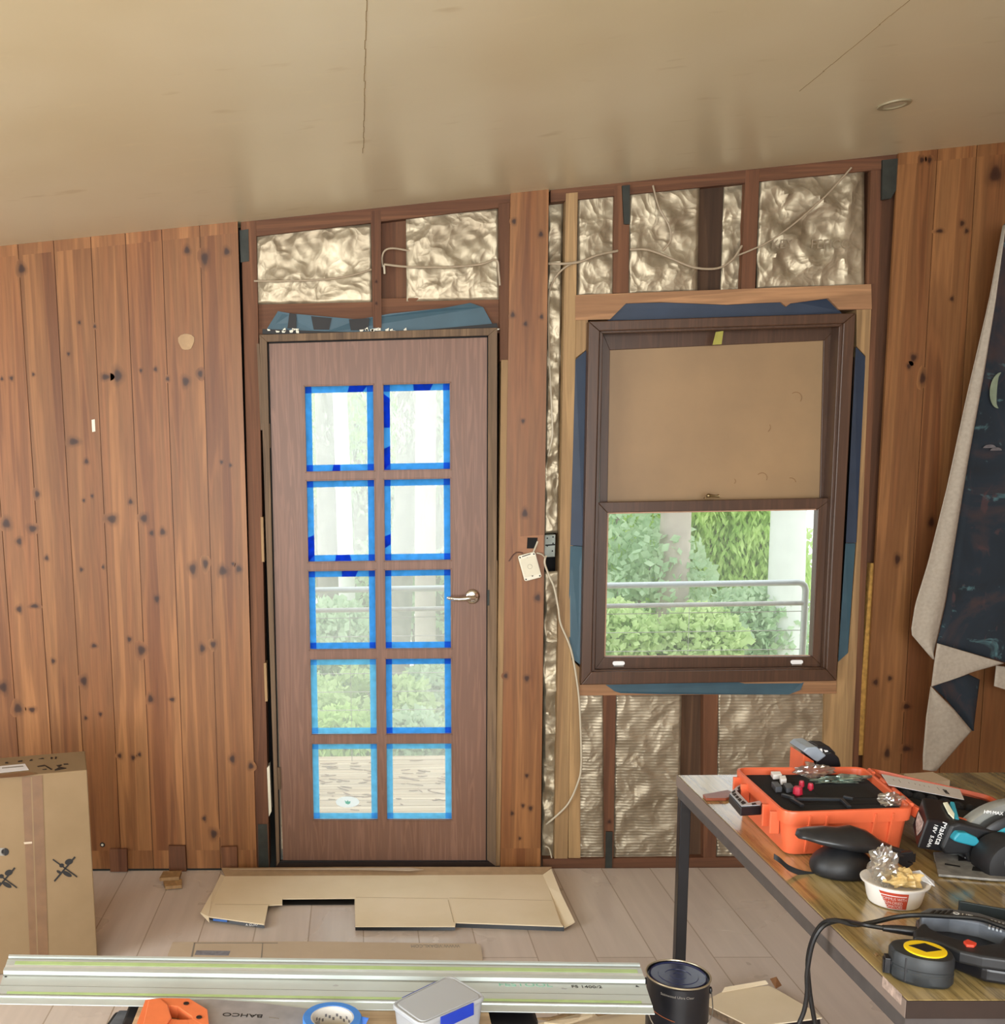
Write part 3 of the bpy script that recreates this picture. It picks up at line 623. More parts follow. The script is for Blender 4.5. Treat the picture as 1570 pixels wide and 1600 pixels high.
# ------------------------------------------------------------------ cables, switch, junction box
def cable(pts, r, m, label, Y=.0, k=7, cat='cable', name='electrical_cable'):
    P = [onY(p[0], p[1], p[2] if len(p) > 2 else Y) for p in pts]; b = MB(); b.tube(spline(P, k), r, 8)
    return tag(b.build(name, m, origin=P[0], smooth=True), label, cat)
cable([(397,439,.005),(440,439,.002),(500,437,.0),(545,431,.0),(580,421,.009)], .0035, CABLE, 'grey cable slung across the foil above the left half of the door')
cable([(640,392,.005),(615,388,.005),(602,391,.01),(597,402,.02),(598,417,.03)], .0035, CABLE, 'short cable looping out of the stud above the door')
cable([(600,413,.01),(640,417,.002),(700,417,.0),(750,413,.0),(775,406,.002),(779,425,.005),(781,446,.01)], .004, CABLE, 'cable crossing the foil above the right half of the door')
cable([(600,414,.02),(601,428,.02)], .004, CABLEW, 'cut cable end hanging from the stud above the door')
cable([(857,412,.02),(880,412,.0),(906,409,.0),(935,398,.0),(965,392,.012)], .0045, CABLE, 'twin cable passing through the pale stud left of the window')
cable([(900,408,.004),(880,420,.006),(864,440,.02),(857,470,.03),(858,560,.03)], .0035, CABLE, 'cable dropping behind the middle pine board near the ceiling')
cable([(984,390,.005),(1010,390,.0),(1040,400,.0),(1075,415,.0),(1100,420,.0),(1125,418,.0),(1145,405,.0),(1159,384,.005)], .004, CABLE, 'cable sagging in front of the dark stud above the window')
cable([(1020,290,.012),(1030,325,.0),(1045,352,.0),(1048,375,.0),(1035,392,.002)], .0035, CABLE, 'cable dropping from the ceiling in front of the diamond-marked foil')
cable([(1330,262,.008),(1290,306,.0),(1240,350,.0),(1200,378,.0),(1175,390,.004),(1150,400,.01)], .0032, CABLE, 'taut cable running diagonally across the printed foil at upper right')
cable([(858,560,.02),(862,640,.015),(863,680,.012),(856,712,.02)], .003, CABLEW, 'thin cable on the foil strip above the junction box')
cable([(853,868,.0),(851,880,-.004),(858,900,.0),(866,919,.0),(872,950,.0),(876,975,.004),(892,1015,.004),(902,1070,.005),(906,1115,.004),(908,1194,.004),(902,1225,.004),(888,1255,.004),(870,1274,.01),(853,1288,.03)], .0038, CABLEW, 'long white cable drooping down beside the window to near the floor')
cable([(852,1322,.0),(858,1326,.0),(862,1340,.01)], .003, CABLEW, 'short white cable end at the foot of the pale stud')
LSW = empty('light_switch', onY(828, 885, -.02), (0, 0, 0), 'white light switch plate dangling askew on the middle pine board', 'light switch')
c4 = [onY(x, y, -.018) for x, y in ((809,869),(836,862),(846,901),(820,909))]
b = MB(); ex = (c4[1]-c4[0]).normalized(); ez = (c4[0]-c4[3]).normalized(); ww_ = (c4[1]-c4[0]).length; hh_ = (c4[0]-c4[3]).length; cc = sum(c4, Vector())/4
b.prism([cc+ex*q.x+ez*q.y for q in rrect(ww_, hh_, .008)], (0, .010, 0)); b.build('back_plate', WHITE, LSW, bev=.002)
b = MB(); b.prism([cc+Vector((0, -.0015, 0))+ex*q.x+ez*q.y for q in rrect(ww_*.86, hh_*.70, .003)], (0, .002, 0)); b.build('face_plate', plain('ivory_plastic', '#cfc7ae', .4, var=.03), LSW, bev=.0006)
b = MB(); b.tube([cc+Vector((0, -.001, 0))+ex*.0085*math.cos(a)+ez*.0085*math.sin(a) for a in [2*PI*i/20 for i in range(21)]], .0009, 6); b.build('button_ring', plain('grey_print', '#8d8876', .5), LSW)
b = MB()
for (u, v) in ((-.40, .42), (.40, .42), (-.4, -.43), (.4, -.43), (0, .33), (0, -.36)):
    q = cc+ex*ww_*u+ez*hh_*v+Vector((0, -.0012, 0)); b = MB(); b.prism([q+ex*.003*math.cos(a)+ez*.003*math.sin(a) for a in [2*PI*i/8 for i in range(8)]], (0, .002, 0)); b.build('screw_hole', INK, LSW)
b = MB(); b.prism([cc+Vector((0, -.001, 0))+ex*ww_*u+ez*hh_*v for u, v in ((-.28, .42), (.22, .44), (.22, .47), (-.28, .45))], (0, .002, 0)); b.build('slot', INK, LSW)
b = MB(); b.tube(spline([onY(832, 866, -.01), onY(836, 856, -.006), onY(840, 846, -.002)], 4), .0035, 8); b.tube(spline([onY(838, 864, -.012), onY(846, 866, -.014), onY(852, 872, -.004)], 4), .0025, 8); b.build('lead', CABLEW, LSW, smooth=True)
b = MB(); b.tube(spline([onY(817, 864, -.006), onY(808, 863, -.008), onY(802, 867, -.004), onY(795, 877, -.002)], 4), .0018, 6); b.build('bare_wire', plain('brown_wire', '#4a2a22', .5), LSW, smooth=True)
J = empty('junction_box', onY(859, 853, .03), (0, 0, 0), 'grey galvanised junction box on the foil beside the pine board', 'junction box')
q = [onY(x, y, .022) for x, y in ((851,836),(868,835),(867,870),(850,871))]; b = MB(); b.prism(q, (0, .05, 0)); b.build('box_body', plain('light_galvanised', '#7f857d', .5, .3, var=.2), J, bev=.002)
b = MB()
for (x, y) in ((855,841),(864,839),(855,853),(863,861),(864,849)): c = onY(x, y, .0215); b.prism([c+Vector((.003*math.cos(a), 0, .003*math.sin(a))) for a in [2*PI*i/8 for i in range(8)]], (0, .002, 0))
b.prism([onY(x, y, .0212) for x, y in ((852,851),(867,850),(867,852),(852,853))], (0, .002, 0)); b.build('knockout', VOID, J)
# small blocks at the foot of the left lining
def block(q, label, Y0, m=NPINE, t=.5):
    p = [onY(x, y, Y0) for x, y in q]; b = MB(); b.tone = t; p[2].z = p[3].z = FZ+.002; b.prism(p, (0, -.02-.0 if False else .016, 0)); tag(b.build('wood_block', m, origin=p[3], bev=.001), label, 'wood block')
block([(171,1327),(198,1327),(199,1361),(172,1361)], 'small pine block against the wall, nearest the large carton', -.018, STUD, 1.)
block([(263,1322),(289,1322),(291,1360),(264,1360)], 'dark reddish wood block against the wall behind the stacked offcuts', -.018, STUD, .55)
block([(345,1324),(370,1323),(371,1358),(347,1358)], 'pine block against the wall nearest the door', -.018, STUD, .95)
# ------------------------------------------------------------------ downlight
DL = empty('downlight', (1.62, -.62, cz(1.62)), (0, -math.atan(.0683), 0), 'small round downlight set in the ceiling at upper right', 'downlight')
b = MB(); b.lathe([(.030, -.001), (.033, -.004), (.045, -.004), (.047, -.001), (.047, .004), (.030, .004)], n=32, cap=False); b.build('trim_ring', plain('ceiling_fitting_ring', '#8f8468', .4), DL, local=True, smooth=True)
b = MB(); b.lathe([(.001, -.0015), (.030, -.0015), (.030, .003)], n=24); b.build('lens', plain('frosted_lens', '#b0a68c', .3), DL, local=True)
# ------------------------------------------------------------------ outside: deck, railing, trees
DZ = -.10
b = MB(); y = .17; k = 0
while y < 1.82:
    b.tone = .5; b.box((-4, y, DZ-.03), (6, y+.083, DZ)); y += .088
tag(b.build('deck', DECKW), kind='structure')
b = MB(); rr = random.Random(11)
for i in range(420):
    x = rr.uniform(-.6, 3); y = rr.gauss(1.35, .22) if rr.random() < .75 else rr.uniform(.5, 1.75)
    if not .3 < y < 1.78: continue
    a = rr.gauss(0, .5); l = rr.uniform(.02, .10); d = Vector((math.cos(a), math.sin(a), 0)); n_ = Vector((-d.y, d.x, 0))*rr.uniform(.002, .006); p = Vector((x, y, DZ+.002))
    b.prism([p-d*l/2, p+n_, p+d*l/2, p-n_], (0, 0, .004))
tag(b.build('fallen_bark', plain('bark_litter', '#a98d72', .9, var=.3)), 'fallen bark strips scattered over the pale deck boards', 'bark', kind='stuff')
RY = 1.74
RAIL = empty('deck_railing', (2.4, RY, DZ), (0, 0, 0), 'galvanised deck railing with two tubes and thin wires behind the window', 'railing')
zt = onY(945, 915, RY).z; z2 = onY(945, 947, RY).z; xp = onY(1258, 930, RY).x
b = MB(); b.tube([(-3.6, RY, zt), (xp-.04, RY, zt)]+[(xp-.04+.04*math.sin(a), RY, zt-.04+.04*math.cos(a)) for a in (.5, 1., PI/2)]+[(xp, RY, DZ)], .017, 12); b.build('top_rail', HAIL, RAIL, smooth=True)
b = MB(); b.tube([(-3.6, RY, z2), (xp, RY, z2)], .013, 10); b.build('mid_rail', plain('rusty_rail', '#bdbdb8', .5, .2, var=.1), RAIL, smooth=True)
for z in [z2-.045-.105*i for i in range(8)]:
    if z < DZ+.03: break
    b = MB(); b.tube([(-3.6, RY, z), (xp, RY, z)], .0022, 6); b.build('wire', STEEL, RAIL)
for x in [xp-.62*i for i in range(1, 8)]:
    b = MB(); b.tube([(x, RY, DZ), (x, RY, z2)], .0016 if True else .01, 6); b.build('wire', STEEL, RAIL)
b = MB(); b.box((xp+.045, RY-.1, DZ), (xp+.115, RY-.03, 2.6)); tag(b.build('verandah_post', DECKW), kind='structure')
b = MB(); rr = random.Random(4)
def hz(x, y): return -.9-.16*(y-1.8)+noise.noise(Vector((x*.25, y*.25, 0)))*.7
b.grid(50, 40, lambda u, v: Vector((-14+40*u, 1.9+26*v, hz(-14+40*u, 1.9+26*v))))
tag(b.build('ground_outside', GROUND, smooth=True), kind='structure')
def leaves(b, c, r, n, rr, size=.07, droop=True, dens=None):
    for i in range(n):
        while True:
            d = Vector((rr.uniform(-1, 1), rr.uniform(-1, 1), rr.uniform(-1, 1)))
            if d.length <= 1: break
        p = Vector(c)+Vector((d.x*r[0], d.y*r[1], d.z*r[2]))
        if dens and noise.noise(p*1.6) < dens: continue
        a = rr.uniform(0, 2*PI); t = Vector((math.cos(a)*.5, math.sin(a)*.5, -1 if droop else rr.uniform(-1, 1))).normalized()
        s = t.orthogonal().normalized(); s.rotate(Matrix.Rotation(rr.uniform(0, 2*PI), 3, t)); l = size*rr.uniform(.6, 1.3); w_ = l*(.16 if droop else .35)
        b.add([p, p+t*l*.5+s*w_, p+t*l, p+t*l*.5-s*w_], [(0, 1, 2, 3)])
def tree(name, x, y, z0, z1, r0, bark, label, cat, crowns, lm, seed, lean=(0, 0), n=2600, size=.09, group=None, dens=-.1):
    rr = random.Random(seed); root = empty(name, (x, y, z0), (0, 0, 0), label, cat, group)
    b = MB(); K = 9; pts = []; rad = []
    for i in range(K+1):
        t = i/K; pts.append(Vector((x+lean[0]*t+.06*math.sin(3*t+seed), y+lean[1]*t, z0+(z1-z0)*t))); rad.append(r0*(1.12-.45*t)*(1+.06*math.sin(5*t+seed)))
    b.tube(pts, rad, 16)
    b.build('trunk', bark, root, smooth=True)
    b = MB()
    for k in range(4):
        p = pts[4+k]; a = rr.uniform(0, 2*PI); e = p+Vector((math.cos(a)*1., math.sin(a)*.8, rr.uniform(.2, .9)))
        b.tube(spline([p, p.lerp(e, .5)+Vector((0, 0, .1)), e], 4), [r0*.35-i*r0*.03 for i in range(9)], 8); b.build('branch', bark, root, smooth=True); b = MB()
    b = MB()
    for (cx_, cy_, cz_, rx, ry, rz) in crowns: leaves(b, (x+cx_, y+cy_, cz_), (rx, ry, rz), n, rr, size, True, dens)
    if crowns: b.build('foliage', lm, root, recalc=False)
    return root
def atd(px, py, Y): return onY(px, py, Y)
def shrub(px, py, Y, r, lm, label, seed, n=3000, size=.06):
    p = atd(px, py, Y); rr = random.Random(seed); g = hz(p.x, p.y); root = empty('shrub', (p.x, p.y, g), (0, 0, 0), label, 'shrub', 'shrubs beyond the deck')
    b = MB()
    for k in range(5):
        a = rr.uniform(0, 2*PI); b.tube([Vector((p.x, p.y, g-.1)), Vector((p.x+.2*math.cos(a), p.y+.2*math.sin(a), p.z-r*.4)), Vector((p.x+.6*r*math.cos(a), p.y+.6*r*math.sin(a), p.z+r*.3))], [.03, .02, .008], 6); b.build('stem', BARKG, root); b = MB()
    b = MB(); leaves(b, p, (r*1.15, r, r), n, rr, size, False, -.25); b.build('foliage', lm, root, recalc=False)
T = [ # px, py(mid), Y, radius, bark, label, leaf material, seed, lean, crowns
 (1052, 900, 6.0, .145, BARK, 'thick pale gum trunk left of centre in the window view', 0, 21, (.25, 0), [(-.9,.6,1.1,1.0,.8,1.0)]),
 (1236, 900, 5.2, .155, BARKW, 'smooth white gum trunk at the right edge of the window view', 0, 22, (0, 0), []),
 (985, 860, 11., .17, BARKG, 'grey gum trunk at the upper left of the window view', 1, 23, (.2, 0), [(0,.8,1.6,1.8,1,1.6)]),
 (668, 1000, 6.2, .10, BARK, 'broad pale gum trunk behind the right column of door panes', 1, 24, (-.1, 0), [(.6,1.2,2.4,1.2,.8,1.2)]),
 (625, 820, 8., .12, BARKG, 'slim gum trunk behind the upper right door panes', 1, 25, (.3, 0), [(0,.6,2.2,1.2,.9,1.3)]),
 (505, 800, 8.5, .13, BARKG, 'slim gum trunk behind the left edge of the left door panes', 1, 26, (0, 0), [(0,.8,2.4,1.3,.9,1.2)]),
 (535, 830, 7.2, .085, BARKW, 'thin cream gum trunk behind the middle of the left door panes', 1, 27, (0, 0), []),
 (570, 830, 10., .12, BARKG, 'distant gum trunk behind the centre bar of the door', 1, 28, (.1, 0), [(0,1,2.6,1.8,1,1.6)]),
 (690, 820, 9., .13, BARKG, 'gum trunk behind the right edge of the upper door panes', 1, 29, (.2, 0), [(0,1,2.2,1.4,1,1.5)]),
]
for (px_, py_, Y_, r_, bk, lb, li, sd, ln, cr) in T:
    p = atd(px_, py_, Y_); tree('gum_tree', p.x-ln[0]*.3, p.y, hz(p.x, p.y)-.2, 7.5, r_, bk, lb, 'tree', cr, LEAFS[li], sd, ln, n=2600, size=.10)
# drooping foliage tree filling the centre of the window view
p = atd(1122, 900, 7.5)
tree('peppermint_tree', p.x, p.y, hz(p.x, p.y)-.2, 4.5, .07, BARKG, 'bright green weeping tree filling the middle of the window view', 'tree', [(0,0,.9,.85,.7,1.1),(.0,.3,-.3,.9,.7,.8),(-.5,.2,.4,.5,.5,.9),(.45,-.1,.1,.45,.5,1.0),(0,-.3,.3,.8,.3,1.0)], LEAFS[0], 41, (0, 0), n=9500, size=.115, dens=-.6)
p = atd(1195, 960, 6.6)
tree('sapling', p.x+.35, p.y-.5, hz(p.x, p.y)-.2, .72, .022, BARKW, 'thin pale leaning sapling stem left of the white gum', 'tree', [], LEAFS[0], 42, (-.35, 0))
for j, (px_, py_, Y_, w_, h_, li, lb) in enumerate([(520, 690, 12., 1.5, 1.9, 1, 'tall leafy gum filling the view behind the upper left door panes'), (665, 690, 13.5, 1.5, 1.9, 0, 'tall leafy gum filling the view behind the upper right door panes'), (1010, 900, 14., 1.7, 1.7, 1, 'tall hazy gum far behind the left of the window view'), (1105, 900, 15., 1.2, 1.7, 0, 'tall green gum far behind the right of the window view')]):
    p = atd(px_, py_, Y_); tree('gum_tree', p.x, p.y, hz(p.x, p.y)-.2, p.z+1.5, .13, BARKG, lb, 'tree', [(0, 0, p.z, w_, .5, h_), (0, .6, p.z-.6, w_*1.1, .5, h_)], LEAFS[li], 90+j, (0, 0), n=9000, size=.20, dens=-.45)
for i, a in enumerate([(975,905,6.4,.75,1,'grey-green bush at the left edge of the window view'),(960,1005,4.8,.36,2,'lime bush in the lower left corner of the window view'),
 (1090,1012,4.8,.36,2,'lime bush at the bottom centre of the window view'),(1175,985,5.4,.42,1,'grey-green bush beside the white gum low in the window view'),(1025,1005,6.9,.5,0,'green bush at the foot of the thick pale gum'),
 (1130,930,10.5,1.3,2,'large lime bush far behind the weeping tree'),(1000,830,13.,1.6,1,'distant pale bush behind the upper left of the window view'),
 (520,1010,5.,.42,1,'pale bush behind the middle left door pane'),(545,1110,4.2,.36,2,'lime bush behind the fourth left door pane'),(618,1110,4.2,.28,2,'lime bush behind the left side of the fourth right door pane'),
 (695,1095,4.7,.36,1,'pale bush behind the right side of the fourth right door pane'),(660,930,9.5,1.,1,'pale bush far behind the middle right door pane'),
 (535,1165,3.5,.28,0,'low green bush just past the deck, behind the bottom left door pane'),(650,1170,3.5,.28,1,'low pale bush just past the deck, behind the bottom right door pane'),
 (505,650,10.,1.1,0,'high leafy clump behind the top left door pane'),(660,650,12.5,1.4,1,'high leafy clump behind the top right door pane'),
 (545,800,15.,1.7,1,'distant hazy clump behind the second left door pane'),(670,800,16.,1.7,1,'distant hazy clump behind the second right door pane')]):
    shrub(a[0], a[1], a[2], a[3], LEAFS[a[4]], a[5], 60+i, n=int(3200+1400*a[3]), size=.055+.055*a[3])
#@@OBJECTS
# ================================================================== loose things in the room
def zq(pts, z): return [onZ(x, y, z) for x, y in pts]
def onP(x, y, P, n): v = _ray(x, y); return _C+v*((Vector(P)-_C).dot(n)/v.dot(n))
def roundq(c, r, n=4):
    out = []
    for i in range(4):
        p = Vector(c[i]); a = (Vector(c[i-1])-p).normalized(); b2 = (Vector(c[(i+1) % 4])-p).normalized()
        p0, p1 = p+a*r, p+b2*r
        for k in range(n+1):
            t = k/n; out.append((1-t)**2*p0+2*t*(1-t)*p+t*t*p1)
    return out
def shrink(ring, d, dz=0):
    c = sum(ring, Vector())/len(ring); out = []
    for p in ring:
        v = p-c; l = math.hypot(v.x, v.y); out.append(Vector((p.x-v.x/l*d, p.y-v.y/l*d, p.z+dz)))
    return out
# ---- work table
TZ = .73; TX0, TX1, TY0, TY1 = .850, 2.55, -1.25, -2.441
TB = empty('work_table', (TX0, TY0, FZ), (0, 0, 0), 'long wood-grain laminate table on black square steel legs', 'table')
b = MB(); b.box((TX0+.002, TY1+.002, TZ-.024), (TX1, TY0, TZ)); b.build('table_top', LAMW, TB, bev=.0015)
b = MB(); b.box((TX0-.001, TY1+.002, TZ-.030), (TX0+.0019, TY0+.001, TZ-.0005)); b.build('edge_strip', EDGE, TB)
b = MB(); b.box((TX0, TY1, TZ-.030), (TX1, TY1+.0019, TZ-.0005)); b.build('edge_strip', DEDGE, TB)
b = MB(); b.box((TX0+.001, TY1+.004, TZ-.058), (TX0+.026, TY0-.004, TZ-.0305)); b.box((TX0+.026, TY0-.03, TZ-.058), (TX1, TY0-.005, TZ-.0305)); b.box((TX0+.026, TY1+.006, TZ-.1), (TX1, TY1+.03, TZ-.0305)); b.build('steel_apron', plain('grey_brown_steel', '#55504f', .4, .3), TB)
for (x, y) in ((TX0+.002, TY0-.034), (TX1-.04, TY0-.034), (TX0+.03, TY1+.034), (TX1-.04, TY1+.034)):
    b = MB(); b.box((x, y, FZ), (x+.028, y+.028, TZ-.0585)); b.build('leg', BLACK, TB, bev=.002)
b = MB(); p = onP(1393, 1548, (TX0-.0013, 0, 0), Vector((1, 0, 0))); b.box((TX0-.0016, p.y-.03, p.z-.008), (TX0-.0009, p.y+.03, p.z+.010)); b.build('torn_label', plain('torn_grey_label', '#a08c80', .7, var=.4, vscale=90), TB)
# ---- orange tool case
CS = empty('tool_case', onZ(1300, 1300, TZ), (0, 0, 0), 'open bright orange hard case with black foam on the work table', 'tool case')
RZ = .832; rim = zq([(1147,1199),(1350,1198),(1430,1263),(1226,1270)], RZ)
ring = roundq(rim, .03)
def atz(rg, z): return [Vector((p.x, p.y, z)) for p in rg]
b = MB(); sh = lambda d, z: atz(shrink(ring, d), z)
b.loft([sh(.026, TZ+.001), sh(.018, TZ+.004), sh(.009, RZ-.030), sh(.001, RZ-.028), sh(-.001, RZ-.004), sh(0, RZ), sh(.006, RZ+.001), sh(.010, RZ-.002), sh(.013, RZ-.020)], cap=False)
b.loft([sh(.026, TZ+.001), sh(.03, TZ+.0015)], cap=True)
b.build('case_tub', ORANGE, CS, smooth=True, angle=35)
b = MB(); b.prism(sh(.0125, RZ-.030), (0, 0, .014)); FO = b.build('foam_insert', FOAM, CS)
b = MB()
for pts in ([(1206,1212),(1232,1211),(1243,1222),(1216,1224)], [(1262,1230),(1350,1229),(1372,1246),(1285,1248)], [(1245,1249),(1380,1251),(1385,1256),(1250,1257)]): b.prism(zq(pts, RZ-.0155), (0, 0, -.0003+.0006))
b.build('foam_recess', VOID, CS)
e0, e1 = ring[14], ring[15]
front = [p for p in sh(.0075, RZ-.03)]
nF = Vector((rim[2].x-rim[3].x, rim[2].y-rim[3].y, 0)).normalized(); nO = Vector((nF.y, -nF.x, 0))
for x in (1266, 1293, 1368, 1395):
    t = (x-1226)/(1430-1226); p = rim[3].lerp(rim[2], t)
    b = MB(); a0 = p-nO*.004*(1 if nO.y < 0 else -1); oo = nO*(1 if nO.y < 0 else -1)
    b.loft([[Vector((q.x, q.y, z)) for q in (p-oo*(k+.010)-nF*.0028, p-oo*k-nF*.0028, p-oo*k+nF*.0028, p-oo*(k+.010)+nF*.0028)] for z, k in ((TZ+.006, .013), (RZ-.008, -.0045))]); b.build('case_rib', ORANGE, CS, bev=.001)
for t in (.12, .28, .72, .86):
    p = rim[0].lerp(rim[3], t); d = (rim[3]-rim[0]); d.z = 0; d.normalize(); s = Vector((d.y, -d.x, 0)); s = s if s.x < 0 else -s
    b = MB(); b.prism([Vector((q.x, q.y, RZ-.012)) for q in (p-s*.006-d*.004, p+s*.014-d*.004, p+s*.014+d*.004, p-s*.006+d*.004)], (0, 0, -.05)); b.build('case_rib', ORANGE, CS, bev=.0015)
HP = [(1166,1229),(1160,1224),(1150,1229),(1139,1241),(1157,1262),(1190,1260),(1193,1249),(1170,1254),(1152,1236),(1163,1231)]
b = MB(); b.prism(zq(HP, .806), (0, 0, -.020)); HD = b.build('carry_handle', BLACK, CS, bev=.002)
b = MB(); 
inn = [(1166,1230),(1161,1226),(1151,1231),(1141.5,1241),(1158.5,1259),(1188,1257.5),(1190,1251),(1169,1256),(1149,1236),(1162,1230.5)]
b.prism(zq([(1163,1227.5),(1159,1225.5),(1150.5,1230),(1140.5,1240.5),(1158,1260),(1188,1258.5),(1191,1251),(1169,1255.5),(1150.5,1236),(1161,1229.5)], .8063), (0, 0, .0015)); b.mi = 1
for q in ([(1152,1231),(1156,1229),(1158,1231),(1153.5,1234)], [(1143,1238),(1148,1234),(1149,1237),(1144.5,1240)], [(1144,1241),(1149,1239),(1151,1242),(1147,1244)], [(1148,1245),(1152,1243),(1155,1246),(1151,1248)], [(1152,1249),(1156,1247),(1159,1250),(1155.5,1253)], [(1157,1254),(1161,1251),(1166,1255),(1160,1257)], [(1174,1255.5),(1180,1254.5),(1182,1257),(1175,1258)]): b.prism(zq(q, .8079), (0, 0, .0006))
b.build('handle_web', [plain('pale_grey_web', '#b6bac2', .4), INK], HD)
# lid lying open
A = onZ(1356, 1199, .83); Bc = onZ(1548, 1243, .782); Hf = onZ(1432, 1263, .83); Dd = Hf+(Bc-A)
LID = MB(); lr = roundq([A, Bc, Dd, Hf], .02); nrm = (Bc-A).cross(Hf-A).normalized(); nrm = nrm if nrm.z > 0 else -nrm
def ls(d, h):
    c = sum(lr, Vector())/len(lr); return [p-(p-c).normalized()*d+nrm*h for p in lr]
LID.loft([ls(.012, -.028), ls(.002, -.022), ls(0, 0), ls(.010, .001), ls(.012, -.008)], cap=False); LID.loft([ls(.03, -.0285), ls(.012, -.028)], cap=True)
LD = LID.build('case_lid', ORANGE, CS, smooth=True, angle=35)
b = MB(); b.prism(ls(.0125, -.022), nrm*.010)
for i in range(9):
    rr = random.Random(i); p = A.lerp(Bc, .15+.1*i)*.5+Hf.lerp(Dd, .1+.1*i)*.5; b.blob(p-nrm*.010, (.014, .016, .012), 10, 6)
b.build('foam_lining', FOAM, LD)
b = MB(); 
for t in (.12, .38, .62, .88):
    p = A.lerp(Hf, t)*.5+rim[1].lerp(rim[2], t)*.5; b.tube([p+(Hf-A).normalized()*-.014, p+(Hf-A).normalized()*.014], .0045, 8)
b.build('hinge', ORANGE, CS)
# booklet
pq = [(1377,1210),(1499,1234),(1506,1250),(1388,1227)]; PP = [onP(x, y, A+nrm*.004, nrm) for x, y in pq]
b = MB(); b.prism(PP, nrm*.0012); BK = tag(b.build('booklet', PAPER, origin=PP[3]), 'white instruction booklet lying in the open orange lid', 'booklet')
ux = (PP[1]-PP[0]).normalized(); uy = (PP[0]-PP[3]).normalized()
text('lettering', 'KAPRO', INK, BK, PP[0].lerp(PP[2], .80)+(PP[1]-PP[2])*.22+nrm*.0016, uy, -ux, .012)
for t in (.12, .2, .32, .4, .46, .52, .58, .7):
    b = MB(); p = PP[0].lerp(PP[1], t)*.6+PP[3].lerp(PP[2], t)*.4+nrm*.0014; L_ = .006 if t not in (.2, .7) else .013
    b.prism([p+uy*L_+ux*.0006, p-uy*L_+ux*.0006, p-uy*L_-ux*.0006, p+uy*L_-ux*.0006], nrm*.0002); b.build('print_line', GINK, BK)
def crumple(name, c, r, m, label, cat, seed, k=.45, nu=22, nv=14, parent=None, flat=True, squash=None):
    def f(d): 
        s = d*2.1+Vector((seed, seed*2, 0)); return 1+k*noise.noise(s)+k*.8*abs(noise.noise(s*2.6))-k*.5+k*.3*noise.noise(s*6)
    b = MB(); b.blob(c, r, nu, nv, f)
    if squash is not None: b.v = [Vector((p.x, p.y, max(p.z, squash))) for p in b.v]
    o = b.build(name, m, parent, origin=None if parent else c, smooth=not flat)
    return o if parent else tag(o, label, cat)
FZT = RZ-.0145
p = onZ(1272, 1212, FZT); crumple('plastic_bag', p+Vector((0, 0, .012)), (.050, .030, .018), PBAG, 'crinkled clear plastic bag on the back of the foam in the orange case', 'plastic bag', 3, .5, 26, 16, squash=FZT+.001)
p = onZ(1310, 1223, FZT); crumple('plastic_wrap', p+Vector((0, 0, .006)), (.072, .012, .012), plain('foil_lined_wrap', '#7f8f86', .2, .7, var=.7, vscale=55), 'narrow shiny crumpled wrapper lying across the black foam', 'wrapper', 5, .8, 26, 14, squash=FZT+.001)
p = onZ(1392, 1258, FZT); crumple('plastic_bag', p+Vector((0, 0, .011)), (.030, .020, .017), PBAG, 'small clear bag of screws in the right front corner of the orange case', 'plastic bag', 8, .5, 22, 12, squash=FZT+.001)
b = MB(); rr = random.Random(2)
# laser bracket with knobs
LB = empty('clamp_bracket', onZ(1250, 1248, FZT), (0, 0, 0), 'black metal bracket with crimson knobs lying in the foam', 'bracket')
b = MB()
for a, c in (((1240, 1246), (1316, 1247)), ((1222, 1240), (1246, 1247)), ((1236, 1246), (1254, 1257)), ((1314, 1246), (1327, 1259)), ((1318, 1243), (1333, 1246))):
    P, Q = onZ(*a, FZT+.010), onZ(*c, FZT+.010); d = (Q-P).normalized(); s = Vector((-d.y, d.x, 0))*.004
    b.prism([P-s, Q-s, Q+s, P+s], (0, 0, -.006))
b.build('bracket_arm', plain('dark_gunmetal', '#3c4046', .35, .5, var=.2), LB, bev=.0008)
for (x, y, r, h) in ((1246, 1243, .0105, .021), (1252, 1231, .006, .017), (1266, 1235, .0065, .017)):
    p = onZ(x, y, FZT+.001); b = MB()
    pr = [(r*.55, 0), (r*.6, .003), (r, .004), (r*.92, h*.8), (r*.7, h), (.001, h)]
    b.lathe([(q[0], q[1]) for q in pr], p, 12, cap=True); b.build('knob', REDP, LB)
for (q, z, m, lb, nm) in (([(1204,1205),(1219,1205),(1222,1210),(1208,1211)], .012, BWHITE, 'small white square plastic piece in the foam of the case', 'white_insert'), ([(1218,1212),(1227,1211),(1229,1217),(1220,1218)], .014, BWHITE, 'small white rounded cap beside the square white piece', 'white_insert'),
                  ([(1205,1221),(1215,1221),(1222,1229),(1212,1230)], .014, GRUB, 'left of two small grey blocks standing in the foam', 'foam_block'), ([(1223,1223),(1235,1223),(1241,1230),(1229,1232)], .012, GRUB, 'right of two small grey blocks standing in the foam', 'foam_block')):
    P = zq(q, FZT+z); b = MB(); b.prism(P, (0, 0, -z+.0005)); tag(b.build(nm, m, origin=P[3], bev=.0015), lb, 'case insert')
